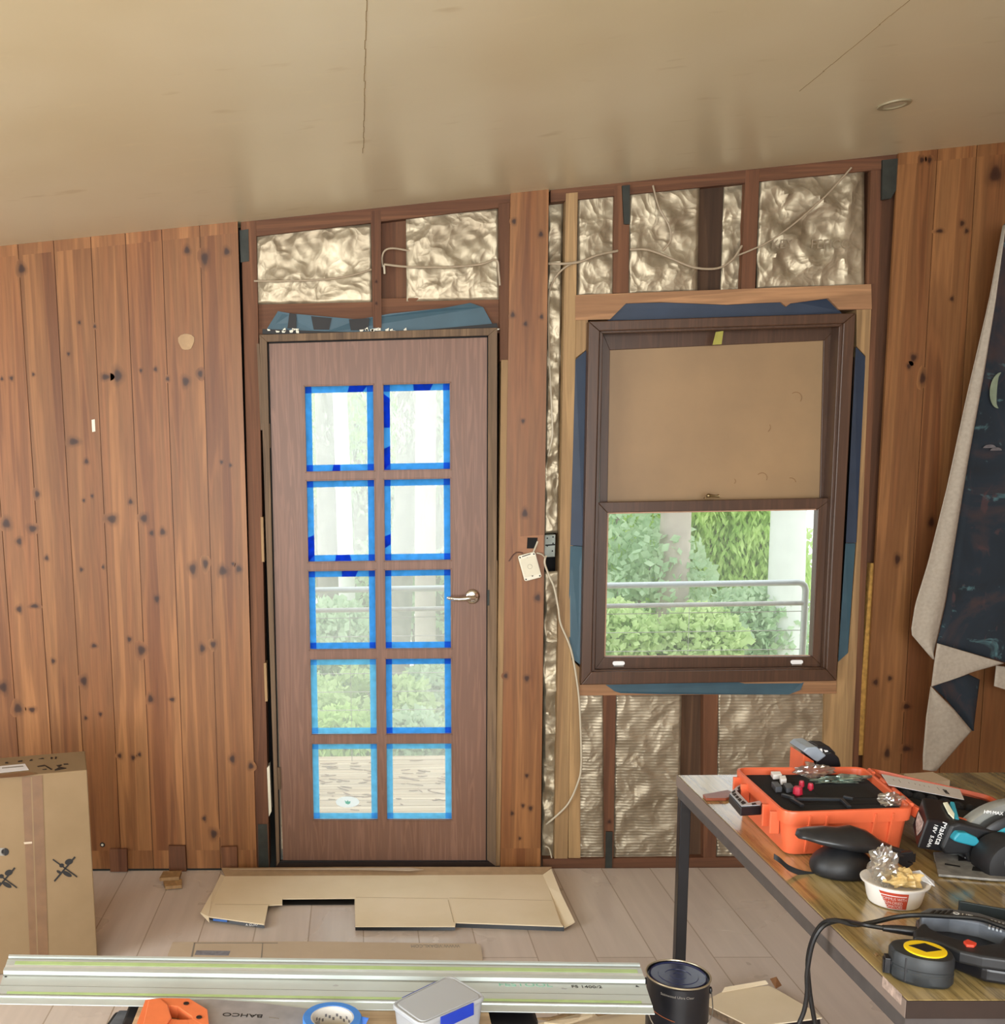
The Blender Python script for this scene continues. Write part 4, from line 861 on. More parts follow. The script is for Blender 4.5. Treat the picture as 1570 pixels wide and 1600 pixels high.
# ---- small things around the case
P = zq([(1098,1241),(1137,1234),(1152,1241),(1134,1247),(1103,1247)], TZ+.008); b = MB(); b.prism(P, (0, 0, -.0075)); tag(b.build('timber_strip', plain('red_brown_strip', '#8c4a33', .35, var=.2), origin=P[0], bev=.001), 'flat red-brown strip on the white-shining corner of the table', 'offcut')
P = zq([(1412,1209),(1457,1206),(1484,1219),(1438,1224)], TZ+.016); b = MB(); b.prism(P, (0, 0, -.0155)); tag(b.build('card_offcut', CARDG, origin=P[0]), 'beige card corner sticking up behind the open orange lid', 'card')
BT = empty('battery_pack', onZ(1272, 1204, TZ), (0, 0, 0), 'black and orange battery tool standing behind the orange case', 'battery')
YB = -1.46; zb = TZ+.001
def dn(pts, Y, th, zlow=None):
    o = [onY(x, y, Y) for x, y in pts]; return o, (0, th, 0)
b = MB(); P = [onY(x, y, YB) for x, y in ((1260,1191),(1264,1178),(1286,1175),(1297,1184),(1300,1195))]; P = [Vector((P[0].x-.01, YB, zb))]+P+[Vector((P[-1].x, YB, zb))]; b.prism(P, (0, .09, 0)); b.build('battery_body', BLACK, BT, bev=.004)
b = MB(); P = [onY(x, y, YB-.004) for x, y in ((1240,1174),(1247,1168),(1262,1167),(1277,1181),(1264,1191),(1258,1188))]; b.prism(P, (0, .085, 0)); b.build('top_shell', plain('slate_grey_plastic', '#8b95a0', .3, var=.1), BT, bev=.003)
b = MB(); P = [onY(x, y, YB-.002) for x, y in ((1241,1179),(1258,1190),(1257,1195))]; P.append(Vector((P[-1].x, YB-.002, zb))); P.append(Vector((P[0].x, YB-.002, zb))); b.prism(P, (0, .08, 0)); b.build('orange_foot', ORANGE, BT, bev=.002)
b = MB(); P = [onY(x, y, YB+.01) for x, y in ((1258,1172),(1262,1165),(1281,1166),(1292,1177),(1290,1182),(1262,1182))]; b.prism(P, (0, .05, 0)); b.build('slide_rail', BLACK, BT, bev=.003)
b = MB()
for q in (((1265,1171),(1270,1170),(1271,1175),(1266,1175)), ((1273,1172),(1279,1173),(1281,1178),(1276,1177)), ((1284,1176),(1292,1181),(1292,1184),(1284,1179))): b.prism([onY(x, y, YB+.006) for x, y in q], (0, .004, 0))
b.build('contact', BWHITE, BT)
BT.location.x += .022
# ---- circular saw
SY = -1.86
CSW = empty('circular_saw', onZ(1520, 1360, TZ), (0, 0, 0), 'teal and black cordless circular saw with a large black battery', 'circular saw')
P = zq([(1458,1331),(1640,1328),(1640,1378),(1549,1373),(1466,1366)], TZ+.007); b = MB(); b.prism(P, (0, 0, -.005)); b.build('base_plate', plain('worn_grey_plate', '#8e8c88', .4, .3, var=.3, vscale=60), CSW, bev=.001)
b = MB(); 
for q in ([(1497,1337),(1512,1336),(1513,1345),(1497,1345)], [(1520,1354),(1545,1358),(1542,1363),(1518,1360)], [(1476,1349),(1500,1353),(1500,1355),(1476,1351)]): b.prism(zq(q, TZ+.0076), (0, 0, .0004))
b.build('base_slot', INK, CSW)
GC = onY(1588, 1352, SY)
def ylathe(b, prof, c, n=48):
    b.X = Matrix.Translation(c) @ Matrix.Rotation(PI/2, 4, 'X'); b.lathe(prof, n=n, cap=True); b.X = Matrix()
def ylathe_part(nm, prof, m, c=GC):
    b = MB(); ylathe(b, prof, c)
    # keep the half above the plate
    b.v = [Vector((p.x, p.y, max(p.z, TZ+.012))) for p in b.v]; b.build(nm, m, CSW, smooth=True)
ylathe_part('blade_guard', [(.10, -.03), (.137, -.03), (.140, -.024), (.140, -.004), (.137, 0), (.10, .001)], plain('grey_cast_guard', '#9a9c98', .4, .5, var=.1))
ylathe_part('guard_cover', [(.09, .0), (.122, .0), (.124, .005), (.122, .022), (.116, .026), (.09, .027)], BLACK)
ylathe_part('teal_band', [(.080, .02), (.103, .02), (.104, .028), (.101, .032), (.080, .033)], TEAL)
ylathe_part('gear_housing', [(.03, .02), (.094, .026), (.094, .037), (.085, .040), (.03, .041)], RUB)
P0 = onY(1449, 1280, SY-.02); vd = onY(1432, 1326, SY-.03)-P0; vr = onY(1492, 1286, SY-.01)-P0; vb = onY(1441, 1245, SY+.05)-P0
b = MB(); b.add([P0, P0+vr, P0+vr+vb, P0+vb, P0+vd, P0+vr+vd, P0+vr+vd+vb, P0+vd+vb], [(0,1,2,3),(7,6,5,4),(0,4,5,1),(1,5,6,2),(2,6,7,3),(3,7,4,0)]); BP = b.build('battery', BLACK, CSW, bev=.004, seg=3)
fn = vr.cross(vd).normalized(); fn = fn if fn.y < 0 else -fn
text('lettering', 'Makita', BWHITE, BP, P0+vr*.64+vd*.40+fn*.0012, vd, vr, .019)
text('lettering', '18V', BWHITE, BP, P0+vr*.36+vd*.26+fn*.0012, vd, vr, .012)
text('lettering', '5.0Ah', BWHITE, BP, P0+vr*.36+vd*.70+fn*.0012, vd, vr, .011)
b = MB(); s = vd.cross(vb).normalized(); s = s if s.x < 0 else -s; b.prism([P0+vd*u+vb*v+s*.0006 for u, v in ((.25, .2), (.45, .12), (.8, .3), (.7, .75), (.4, .85))], s*.0008); b.build('battery_label', plain('worn_grey_label', '#a79c97', .6, var=.5, vscale=130), BP)
b = MB(); tn = vb.cross(vr).normalized(); tn = tn if tn.z > 0 else -tn
b.prism([P0+vr*u+vb*v+tn*.0015 for u, v in ((.70, .80), (.86, .85), (1.02, .35), (.96, .12), (.80, .35))], tn*.003); b.build('indicator_label', plain('cream_label', '#dfe0c8', .4), BP, bev=.001)
b = MB(); b.prism([P0+vr*1.0+vb*v+vd*u for u, v in ((-.06, .9), (-.08, .1), (.25, -.02), (.6, .05), (.62, .9))], vr.normalized()*.010); b.build('battery_mount', TEAL, CSW, bev=.002)
c = onY(1512, 1314, SY-.035); b = MB(); b.prism([onY(x, y, SY-.045) for x, y in ((1491,1309),(1498,1301),(1512,1302),(1527,1309),(1533,1318),(1522,1323),(1498,1317),(1490,1314))], (0, .05, 0)); b.build('lever_housing', TEAL, CSW, bev=.004, seg=3)
b = MB(); b.prism([onY(x, y, SY-.03) for x, y in ((1486,1290),(1500,1286),(1560,1300),(1560,1345),(1534,1342),(1528,1352),(1514,1352),(1510,1336),(1478,1336),(1470,1325))], (0, .05, 0)); b.build('motor_body', RUB, CSW, bev=.006, seg=3)
b = MB(); c = onY(1580, 1352, SY-.09); b.X = Matrix.Translation(c) @ Matrix.Rotation(PI/2, 4, 'X'); b.lathe([(.03, -.06), (.052, -.05), (.054, 0), (.05, .012), (.03, .016)], n=32); b.build('motor_cap', RUB, CSW, smooth=True)
b = MB(); b.X = Matrix.Translation(c+Vector((0, -.013, .012))) @ Matrix.Rotation(PI/2, 4, 'X'); b.lathe([(.016, -.001), (.022, -.001), (.024, .004), (.022, .008), (.014, .009), (.001, .009)], n=28); b.build('depth_knob', plain('dusty_knob', '#87888a', .5, var=.3, vscale=60), CSW, smooth=True)
text('lettering', 'HM·MAX', BWHITE, CSW, onY(1552, 1270, SY-.03), (1, 0, -.12), (0, 0, 1), .010)
# ---- knee pad with straps
KY = -1.93
KP = empty('knee_pad', onZ(1312, 1385, TZ), (0, 0, 0), 'black moulded knee pad with straps in front of the orange case', 'knee pad')
path = [(1245,1307,.003,.012),(1252,1304,.008,.03),(1270,1306,.013,.045),(1297,1309,.018,.055),(1318,1312,.020,.055),(1340,1312,.024,.055),(1362,1317,.022,.05),(1380,1325,.015,.04),(1400,1331,.009,.028),(1418,1334,.006,.018)]
rings = []
for x, y, rz, ry in path:
    c = onY(x, y, KY); rings.append([c+Vector((-.4*rz*math.sin(a), ry*math.cos(a)*.8, rz*math.sin(a)*(1.1 if math.sin(a) > 0 else .9)+.1*rz*math.cos(a))) for a in [2*PI*i/20 for i in range(20)]])
b = MB(); b.loft(rings); b.build('outer_cap', plain('glossy_black_rubber', '#26272a', .3, var=.2), KP, smooth=True, angle=0)
c = onY(1313, 1352, KY)
b = MB(); b.blob(c, (.060, .050, .042), 28, 16, lambda d: 1+.05*d.x*abs(d.z)); b.v = [Vector((p.x, p.y, max(p.z, TZ+.002))) for p in b.v]; b.build('foam_cup', RUB, KP, smooth=True, angle=0)
def strap(pts, wd, nm='strap', par=KP, m=RUB):
    P = spline(pts, 5); b = MB(); rings = []
    for i, p in enumerate(P):
        rings.append([p+Vector((0, 0, wd/2))+Vector((0, -.001, 0)), p+Vector((0, 0, -wd/2))+Vector((0, -.001, 0)), p+Vector((0, .001, -wd/2)), p+Vector((0, .001, wd/2))])
    b.loft(rings); return b.build(nm, m, par)
strap([onY(1209,1338,KY-.02), onY(1218,1344,KY-.02), onY(1232,1356,KY-.01), onY(1252,1364,KY-.005), onY(1275,1368,KY)], .012)
strap([onY(1382,1326,KY-.01), onY(1400,1334,KY-.015), onY(1418,1342,KY-.01), onY(1430,1340,KY)], .018)
b = MB(); b.prism([onY(x, y, KY-.02) for x, y in ((1399,1334),(1427,1331),(1429,1343),(1418,1347),(1428,1350),(1416,1358),(1404,1349))], (0, .012, 0)); b.build('buckle', BLACK, KP, bev=.0015)
# ---- dip tub with chips
p = onZ(1396, 1409, TZ); TU = empty('dip_tub', p, (0, 0, 0), 'white plastic dip tub with a red label, stuffed with torn film', 'tub')
b = MB(); prof = [(.040, .001), (.044, .002), (.047, .010), (.053, .040), (.059, .0415), (.060, .045), (.057, .046), (.052, .043), (.047, .034), (.001, .030)]
b.lathe(prof, p, 40, cap=True); b.build('tub_body', plain('white_tub', '#e6e2dc', .3, var=.03), TU, smooth=True, angle=50)
b = MB(); n = 14; V = []
def lab(a, z): r = .0455+(.0535-.0455)*(z-.006)/.034+.0006; return p+Vector((r*math.sin(a), -r*math.cos(a), z))
a0, a1 = -.474-.50, -.474+.46
b.add([lab(a0*(.72+.28*j/4)+(a1*(.72+.28*j/4)-a0*(.72+.28*j/4))*i/n, .004+.033*j/4) for j in range(5) for i in range(n+1)], [(j*(n+1)+i, j*(n+1)+i+1, (j+1)*(n+1)+i+1, (j+1)*(n+1)+i) for j in range(4) for i in range(n)])
LBL = b.build('red_label', plain('red_brown_label', '#b8452f', .5, var=.05), TU, solid=.0004)
b = MB(); b.add([lab(a0+(a1-a0)*i/n+(.02 if j else .02), z) for z in (.0305, .0318) for i in range(n) for j in (0,)], [(i, i+1, n+i+1, n+i) for i in range(n-1)]); b.v = [v+Vector((-.0004, -.0007, 0)) for v in b.v]; b.build('white_band', BWHITE, TU, solid=.0003)
for tx, z, sz in (('HOMMUS WITH', .0245, .0085), ('SUN-DRIED', .0165, .0085), ('TOMATOES', .0088, .0085)):
    t = text('lettering', tx, BWHITE, None, (0, 0, 0), (1, 0, 0), (0, 0, 1), sz)
    for v in t.data.vertices: q = lab(v.co.x/.068-.49, v.co.z+z); v.co = q+Vector((-.0006, -.0010, 0))-p
    t.parent = TU
crumple('chip_bag', p+Vector((.010, -.004, .050)), (.036, .030, .016), plain('golden_crumpled_film', '#c9ad74', .35, var=.35, vscale=50), 'crumpled golden chip packet heaped in the white dip tub', 'packet', 12, .5, 26, 14)
crumple('plastic_film', p+Vector((-.020, .004, .070)), (.028, .024, .040), PBAG, 'knot of clear plastic film standing up out of the dip tub', 'plastic film', 14, .45, 30, 20)
P = [p+Vector(v) for v in ((.030, .02, .050), (.045, .0, .062), (.066, -.012, .045), (.058, -.03, .043), (.04, -.02, .050))]; b = MB(); b.prism(P, (0, 0, .0012)); b.build('peeled_seal', plain('white_foil_seal', '#d9dbe0', .25, .3, var=.1), TU)
# ---- tape measure
c = onZ(1441, 1484, TZ+.048); TM = empty('tape_measure', (c.x, c.y, TZ), (0, 0, -.35), 'black rubber tape measure with a yellow round face', 'tape measure')
base_o = [Vector((-.044, -.018, 0)), Vector((-.047, .012, 0)), Vector((-.034, .030, 0)), Vector((-.006, .040, 0)), Vector((.026, .034, 0)), Vector((.043, .012, 0)), Vector((.044, -.016, 0)), Vector((.030, -.036, 0)), Vector((-.004, -.041, 0)), Vector((-.030, -.032, 0))]
sp_ = spline(base_o+[base_o[0]], 4)[:-1]
b = MB(); rg = lambda k, z: [Vector((q.x*k, q.y*k, z)) for q in sp_]
b.loft([rg(.93, .001), rg(1., .006), rg(1., .020), rg(.975, .0215), rg(.975, .026), rg(1., .0275), rg(1., .042), rg(.93, .048), rg(.80, .049)]); b.build('case_body', plain('dusty_black_rubber', '#222629', .5, var=.3, vscale=45, bmp=.1), TM, local=True, smooth=True, angle=30)
b = MB(); b.lathe([(.031, .0), (.031, .0018), (.029, .0025), (.001, .0026)], (.004, .0, .0485), 36); b.build('yellow_face', YEL, TM, local=True)
b = MB(); b.prism([(-.020, .002, .0511), (.006, .020, .0511), (.028, .002, .0511), (.004, -.014, .0511)], (0, 0, .0005)); b.build('diamond_badge', INK, TM, local=True)
b = MB(); b.box((-.054, -.012, .004), (-.045, .008, .030)); b.box((-.056, -.010, .003), (-.054, .006, .026)); b.build('tape_hook', BLACK, TM, local=True, bev=.001)
for a in (.55, .8, 3.4, -2.2): 
    b = MB(); b.box((.0445*math.cos(a)-.002, .040*math.sin(a)-.002, .004), (.0445*math.cos(a)+.002, .040*math.sin(a)+.002, .044)); b.build('grip_ridge', RUB, TM, local=True, bev=.001)
# ---- corded jigsaw lying on its side
JG = empty('jigsaw', onZ(1520, 1500, TZ), (0, 0, 0), 'black corded jigsaw lying on its side behind the tape measure', 'power tool')
def zprism(pts, z, d): b = MB(); b.prism(zq(pts, z), (0, 0, -d)); return b
zprism([(1430,1436),(1445,1427),(1500,1424),(1660,1452),(1660,1530),(1540,1512),(1490,1492),(1440,1466)], .758, .026).build('motor_body', BLACK, JG, bev=.006, seg=3)
zprism([(1437,1424),(1450,1418),(1478,1418),(1530,1426),(1575,1440),(1660,1462),(1660,1482),(1590,1462),(1530,1441),(1484,1433),(1440,1432)], .785, .03).build('upper_housing', GRUB, JG, bev=.004, seg=3)
zprism([(1427,1453),(1438,1443),(1447,1441),(1454,1450),(1475,1460),(1502,1468),(1530,1476),(1560,1472),(1570,1462),(1590,1456),(1660,1470),(1660,1520),(1580,1500),(1535,1494),(1500,1486),(1470,1473),(1448,1466),(1428,1464)], .778, .022).build('handle', RUB, JG, bev=.005, seg=3)
for k in range(4): zprism([(1458+k*9,1422),(1462+k*9,1422),(1451+k*9,1431),(1447+k*9,1430)], .7865, .003).build('grip_rib', RUB, JG)
for k in range(4): zprism([(1548+k*6,1436+k*1.6),(1551+k*6,1437+k*1.6),(1547+k*6,1449+k*1.6),(1544+k*6,1448+k*1.6)], .7875, .004).build('cooling_slot', plain('silver_vent', '#b9bec4', .3, .4), JG)
zprism([(1505,1470),(1512,1467),(1526,1473),(1522,1477),(1510,1476)], .782, .01).build('trigger', plain('red_trigger', '#d6452f', .4), JG, bev=.001)
A_, B_ = onZ(1490, 1426, .7862), onZ(1530, 1434, .7862)
text('lettering', 'OZITO', BWHITE, JG, (A_+B_)/2, A_-B_, (0, -1, 0), .013)
P = [onZ(1498, 1436, TZ+.001), onZ(1660, 1466, TZ+.001)]; b = MB(); b.prism([P[0], P[1], P[1]+Vector((0, 0, .034)), P[0]+Vector((0, 0, .034))], (0, .006, 0)); b.build('sole_plate', plain('dark_slate_metal', '#3d4446', .35, .5, var=.15), JG, bev=.001)
b = MB(); q = P[0]+Vector((.012, -.001, .024)); b.blob(q, (.005, .002, .004), 10, 6); b.build('sole_screw', CHROME, JG)
b = MB(); P = [onZ(x, y, .768) for x, y in ((1379,1450),(1400,1452),(1432,1456))]; b.tube(P, [.0055, .0075, .009], 10); b.build('cord_sleeve', BLACK, JG, smooth=True)
HYY = onZ(1300, 1441, .742).y
def hang(px, py): return onP(px, py, (TX0-.018, 0, 0), Vector((1, 0, 0)))
b = MB(); P = spline([onZ(1380,1450,.768), onZ(1350,1445,.765), onZ(1325,1440,.750), onZ(1303,1440,.742)]+[onY(x, y, HYY) for x, y in ((1283,1450),(1269,1476),(1261,1520),(1261,1550),(1256,1580),(1244,1610),(1238,1640))], 6)
b.tube(P, .0042, 8); b.build('power_cord', BCABLE, JG, smooth=True)
b = MB(); P = spline([onZ(1640,1468,.797), onZ(1570,1449,.797), onZ(1530,1436,.796), onZ(1480,1432,.792), onZ(1435,1430,.785), onZ(1400,1433,.77), onZ(1365,1441,.755), onZ(1335,1445,.748), onZ(1306,1438,.748)]+[onY(x, y, HYY+.01) for x, y in ((1285,1443),(1270,1466),(1262,1500),(1264,1540),(1268,1570),(1273,1600),(1276,1640))], 6)
b.tube(P, .0042, 8); tag(b.build('power_cord', BCABLE, origin=P[0], smooth=True), 'black power cord running along the jigsaw and over the table edge', 'cord')
P = zq([(1366,1490),(1370,1488),(1373,1491),(1369,1493)], TZ+.002); b = MB(); b.prism(P, (0, 0, -.0015)); tag(b.build('wood_chip', NPINE, origin=P[0]), 'tiny pale wood chip on the table left of the tape measure', 'wood chip')
# ---- two stacked paint tins
tc_ = onZ(1059.5, 1520, .362)
def tin(z0, label, full):
    T = empty('paint_tin', (tc_.x, tc_.y, z0), (0, 0, -.31), label, 'paint tin'); H_ = .198; r = .0715
    b = MB(); b.lathe([(r-.003, 0), (r, .003), (r, H_-.006), (r+.0015, H_-.005), (r+.003, H_-.001), (r+.0015, H_+.001), (r-.002, H_), (r-.003, H_-.004)], (0, 0, 0), 48); b.build('tin_body', TINM, T, local=True, smooth=True)
    b = MB(); b.tube([((r+.0015)*math.cos(a), (r+.0015)*math.sin(a), H_+.0005) for a in [2*PI*i/48 for i in range(49)]], .0022, 8); b.build('rim', plain('pale_brass_rim', '#b9ad93', .3, .6), T, local=True, smooth=True)
    b = MB(); b.lathe([(.066, H_-.002), (.064, H_+.0005), (.061, H_-.003), (.046, H_-.002), (.045, H_-.001), (.030, H_-.001), (.029, H_-.003), (.020, H_-.003), (.019, H_-.0015), (.012, H_-.0015), (.011, H_-.003), (.001, H_-.003)], (0, 0, 0), 48); b.build('lid', LIDM, T, local=True, smooth=True, angle=25)
    if full:
        for sgn in (-1, 1):
            b = MB(); b.blob((sgn*(r+.002), 0, H_-.028), (.004, .007, .009), 10, 8); b.build('ear', BLACK, T, local=True)
        b = MB(); W_ = r+.004
        b.tube(spline([(-W_, -.004, H_-.03), (-W_+.003, -.03, H_-.055), (-W_+.018, -.060, H_-.093), (-.030, -.078, H_-.122)], 4)+spline([(-.028, -.078, H_-.123), (.028, -.078, H_-.123)], 3)+spline([(.030, -.078, H_-.122), (W_-.010, -.064, H_-.085), (W_+.003, -.04, H_-.06), (W_, -.004, H_-.03)], 4), .0014, 6); b.build('wire_handle', plain('steel_wire', '#a7a29a', .3, .8), T, local=True, smooth=True)
        for (k, tx, sz, z, m) in ((0, 'Satinwood Ultra Clear', .0085, H_-.022, GINK),):
            t = text('lettering', tx, m, None, (0, 0, 0), (1, 0, 0), (0, 0, 1), sz)
            for v in t.data.vertices:
                a = v.co.x/r; dpt_ = r+.0006-v.co.y*.3; v.co = Vector((dpt_*math.sin(a), -dpt_*math.cos(a), z+v.co.z))
            t.parent = T
        b = MB(); b.tube([(r*1.006*math.sin(a), -r*1.006*math.cos(a), H_-.070-.012*(a+1.2)) for a in [-1.2+1.15*i/20 for i in range(21)]], .0009, 5); b.build('copper_line', plain('copper_print', '#a5623f', .4, .4), T, local=True)
tin(FZ, 'lower of two stacked black paint tins by the table leg', False)
tin(.1595, 'upper of two stacked black paint tins, with dark blue lid and wire handle', True)
# ---- low black crate carrying a plywood sheet
PZ = .463
pl = zq([(218,1570),(763,1580)], PZ); X0, X1 = pl[0].x, pl[1].x; XB = onZ(836, 1590, .44).x
CR = empty('storage_crate', ((X0+XB)/2, -2.1, FZ), (0, 0, 0), 'low black crate carrying the plywood sheet in the foreground', 'crate')
b = MB(); b.box((X0-.03, -2.42, FZ+.02), (XB, -1.86, PZ-.0125)); b.build('crate_body', BLACK, CR, bev=.008, seg=3)
b = MB(); b.box((X0-.02, -2.41, FZ), (XB-.01, -1.87, FZ+.0195)); b.build('crate_base', RUB, CR)
for k in range(4):
    b = MB(); b.box((XB, -2.40+k*.14, FZ+.05), (XB+.006, -2.34+k*.14, PZ-.03)); b.build('crate_rib', BLACK, CR, bev=.002)
b = MB(); b.box((X0, -2.40, PZ-.012), (X1, -1.88, PZ)); tag(b.build('plywood_sheet', wood('pale_plywood', '#b69c7c', '#cfb898', axis='X', rough=.7), origin=(X0, -2.40, PZ-.012), bev=.001), 'pale plywood sheet under the saw, tape and food container', 'plywood')
TG = empty('tool_bag', onZ(180, 1600, .4), (0, 0, 0), 'dark grey tool bag at the left end of the black crate', 'bag')
g = zq([(146,1625),(179,1578),(206,1578),(228,1590),(222,1625)], .44); b = MB(); b.prism([Vector((q.x, q.y, .44)) for q in g], (0, 0, -.475)); b.build('bag_body', RUB, TG, bev=.01, seg=3)
g = zq([(170,1605),(186,1582),(208,1582),(214,1606)], .443); b = MB(); b.prism(g, (0, 0, .006)); b.build('flap', GRUB, TG, bev=.003)
# ---- aluminium guide rail
GZ = PZ+.001; TLr, TRr, BRr, BLr = zq([(14,1492),(999,1505),(1023,1579),(-9,1563)], GZ+.010)
for q in (TLr, TRr, BRr, BLr): q.z = GZ
GR = empty('guide_rail', (TLr+BRr)/2, (0, 0, 0), 'long aluminium guide rail with lime strips, laid across the crate', 'guide rail')
def rstrip(t0, t1, h0, h1, name, m, e0=0., e1=0.):
    a, b2, c2, d2 = TLr.lerp(BLr, t0), TRr.lerp(BRr, t0), TRr.lerp(BRr, t1), TLr.lerp(BLr, t1); u = (b2-a).normalized()
    q = [a+u*e0, b2-u*e1, c2-u*e1, d2+u*e0]; b = MB(); b.prism([p+Vector((0, 0, h0)) for p in q], (0, 0, h1-h0)); return b.build(name, m, GR)
GZD = plain('rail_bright_band', '#dfe7e7', .3, .2, var=.05)
prof = MB(); ra = (TRr-TLr).normalized()
def pv(t, h, end): q = (TLr.lerp(BLr, t), TRr.lerp(BRr, t))[end]; return q+Vector((0, 0, h))
sec = [(0, .001), (0, .011), (.045, .011), (.047, .006), (.10, .006), (.102, .010), (.32, .010), (.325, .0135), (.40, .0135), (.405, .0045), (.84, .0045), (.845, .0060), (.87, .0060), (.875, .0035), (1., .0030), (1., .001)]
prof.loft([[pv(t, h, 0) for t, h in sec], [pv(t, h, 1) for t, h in sec]]); prof.build('rail_profile', ALU, GR)
rstrip(.05, .098, .0062, .0068, 'rail_groove', ALUD); rstrip(.15, .225, .0101, .0107, 'glide_strip', LIME, .02, .01); rstrip(.24, .315, .0101, .0106, 'bright_band', GZD)
rstrip(.405, .44, .0046, .0052, 'rail_groove', ALUD); rstrip(.64, .648, .0046, .0050, 'score_line', ALUD); rstrip(.77, .815, .0046, .0052, 'glide_strip', LIME, .02, .02); rstrip(.82, .835, .0046, .005, 'rail_groove', ALUD)  # first strip paints the shadow beside the raised band
nr = Vector((0, 0, 1)); dn_ = (TLr-BLr).normalized()
def rt(px, py, z=GZ+.0047): return onZ(px, py, z)
L1 = (rt(779, 1534)-rt(862, 1536)).length; L2 = (rt(893, 1538)-rt(940, 1539)).length
def fit(name, body, m, par, c, x, up, width, h, **k):
    o = text(name, body, m, par, c, x, up, h, **k); xs = [v.co.dot(Vector(x).normalized()) for v in o.data.vertices]; f = width/(max(xs)-min(xs)); ctr = mat_of(par).inverted() @ Vector(c)
    X_ = Vector(x).normalized()
    for v in o.data.vertices: d_ = (v.co-ctr).dot(X_); v.co += X_*d_*(f-1)
    return o
fit('lettering', 'FESTOOL', plain('sea_green_print', '#7fb8a4', .5, var=.02), GR, (rt(779,1538)+rt(862,1540))/2, ra, dn_, L1, .021)
fit('lettering', 'FS 1400/2', INK, GR, (rt(893,1541.5)+rt(940,1542.5))/2, ra, dn_, L2, .015)
b = MB(); p = rt(995, 1541, GZ+.0048); b.prism([p+ra*-.004-dn_*.003, p+ra*.004-dn_*.003, p+dn_*.004], (0, 0, .0004)); b.build('arrow_mark', INK, GR)
b = MB(); p = rt(9, 1526, GZ+.0048); b.prism([p+Vector((.003*math.cos(a), .003*math.sin(a), 0)) for a in [2*PI*i/10 for i in range(10)]], (0, 0, .0004)); b.build('rail_hole', INK, GR)
rr = random.Random(9)
for (x, y) in ((450, 1530), (455, 1527), (525, 1540), (880, 1545), (700, 1548), (495, 1562), (470, 1529)):
    p = rt(x, y); b = MB(); b.prism([p+Vector((rr.uniform(.003, .01)*math.cos(a), rr.uniform(.002, .005)*math.sin(a), 0)) for a in [2*PI*i/7 for i in range(7)]], (0, 0, .0003)); b.build('scuff_mark', plain('grey_scuff', '#a9abae', .6), GR)
# ---- hand saw
SZ = PZ+.001
HS = empty('hand_saw', onZ(300, 1590, SZ), (0, 0, 0), 'hand saw with orange plastic handle lying on the plywood', 'saw')
b = MB(); b.prism(zq([(290,1562),(330,1561),(400,1566),(480,1576),(500,1578),(500,1603),(400,1610),(318,1614)], SZ+.014), (0, 0, -.0012)); BL = b.build('blade', plain('grey_saw_blade', '#a9a9ad', .35, .4, var=.15, vscale=25), HS)
OU = zq([(227,1562),(252,1559),(296,1560),(324,1577),(327,1606),(318,1630),(244,1632),(208,1614)], SZ+.028); IN = zq([(259,1573),(266,1571),(277,1572),(300,1588),(300,1592),(292,1593),(278,1593),(269,1592)], SZ+.028)
b = MB()
for i in range(8): b.prism([OU[i], OU[(i+1) % 8], IN[(i+1) % 8], IN[i]], (0, 0, -.027))
b.build('handle', ORANGE2, HS, bev=.0008)
b = MB(); q = zq([(232,1565),(250,1562),(262,1572),(268,1592),(255,1612),(222,1610)], SZ+.0285); b.prism([q[0], q[1], q[2], q[3], q[4], q[5]], (0, 0, .004)); b.build('grip', ORANGE2, HS, bev=.003, seg=3)
for (x, y) in ((291, 1568), (311, 1589.5)):
    p = onZ(x, y, SZ+.029); b = MB(); b.lathe([(.006, 0), (.006, .001), (.0025, .0005), (.001, .0005)], p, 14); b.build('handle_bolt', BLACK, HS)
a_, c_ = onZ(348, 1589, SZ+.0146), onZ(410, 1592, SZ+.0146)
fit('lettering', 'BAHCO', INK, HS, onZ(379, 1586, SZ+.0143), a_-c_, (0, -1, 0), (a_-c_).length, .018)
b = MB(); q = zq([(420,1589),(436,1591),(436,1592.5),(420,1590.5)], SZ+.0144); b.prism(q, (0, 0, .0003)); b.build('small_print', GINK, HS)
b = MB(); q = zq([(262,1577),(302,1588),(300,1594),(268,1594)], PZ+.001); b.prism(q, (0, 0, .0004)); tag(b.build('paper_tag', plain('tan_printed_tag', '#a88a66', .7), origin=q[0]), 'small tan printed tag seen through the saw handle', 'tag')
# ---- painter's tape roll
c = onZ(519, 1588, PZ+.040); TR = empty('tape_roll', (c.x, c.y, PZ), (0, 0, 0), 'roll of blue masking tape lying flat on the plywood', 'tape roll')
b = MB(); b.loft([[Vector((r*math.cos(2*PI*i/48), r*math.sin(2*PI*i/48), z)) for i in range(48)] for r, z in ((.043, .001), (.058, .001), (.0585, .003), (.0585, .037), (.057, .039), (.043, .039), (.043, .001))], cap=False); b.build('tape_coil', plain('blue_tape_coil', '#3f7fd0', .5, var=.06), TR, local=True, smooth=True)
b = MB(); b.loft([[Vector((r*math.cos(2*PI*i/48), r*math.sin(2*PI*i/48), z)) for i in range(48)] for r, z in ((.040, .0005), (.0429, .0005), (.0429, .038), (.040, .038), (.040, .0005))], cap=False); b.build('cardboard_core', plain('white_core', '#cfccc6', .7, var=.05), TR, local=True, smooth=True)
for k in range(14):
    a = .35+k*.19; b = MB(); z0 = .010+.004*(k % 3); b.prism([Vector((.0398*math.cos(a+d), .0398*math.sin(a+d), z)) for d, z in ((0, z0), (.11, z0), (.11, z0+.006), (0, z0+.006))], (-.0004*math.cos(a), -.0004*math.sin(a), 0)); b.build('core_print', plain('core_print_grey', '#6b6a70', .6), TR, local=True)
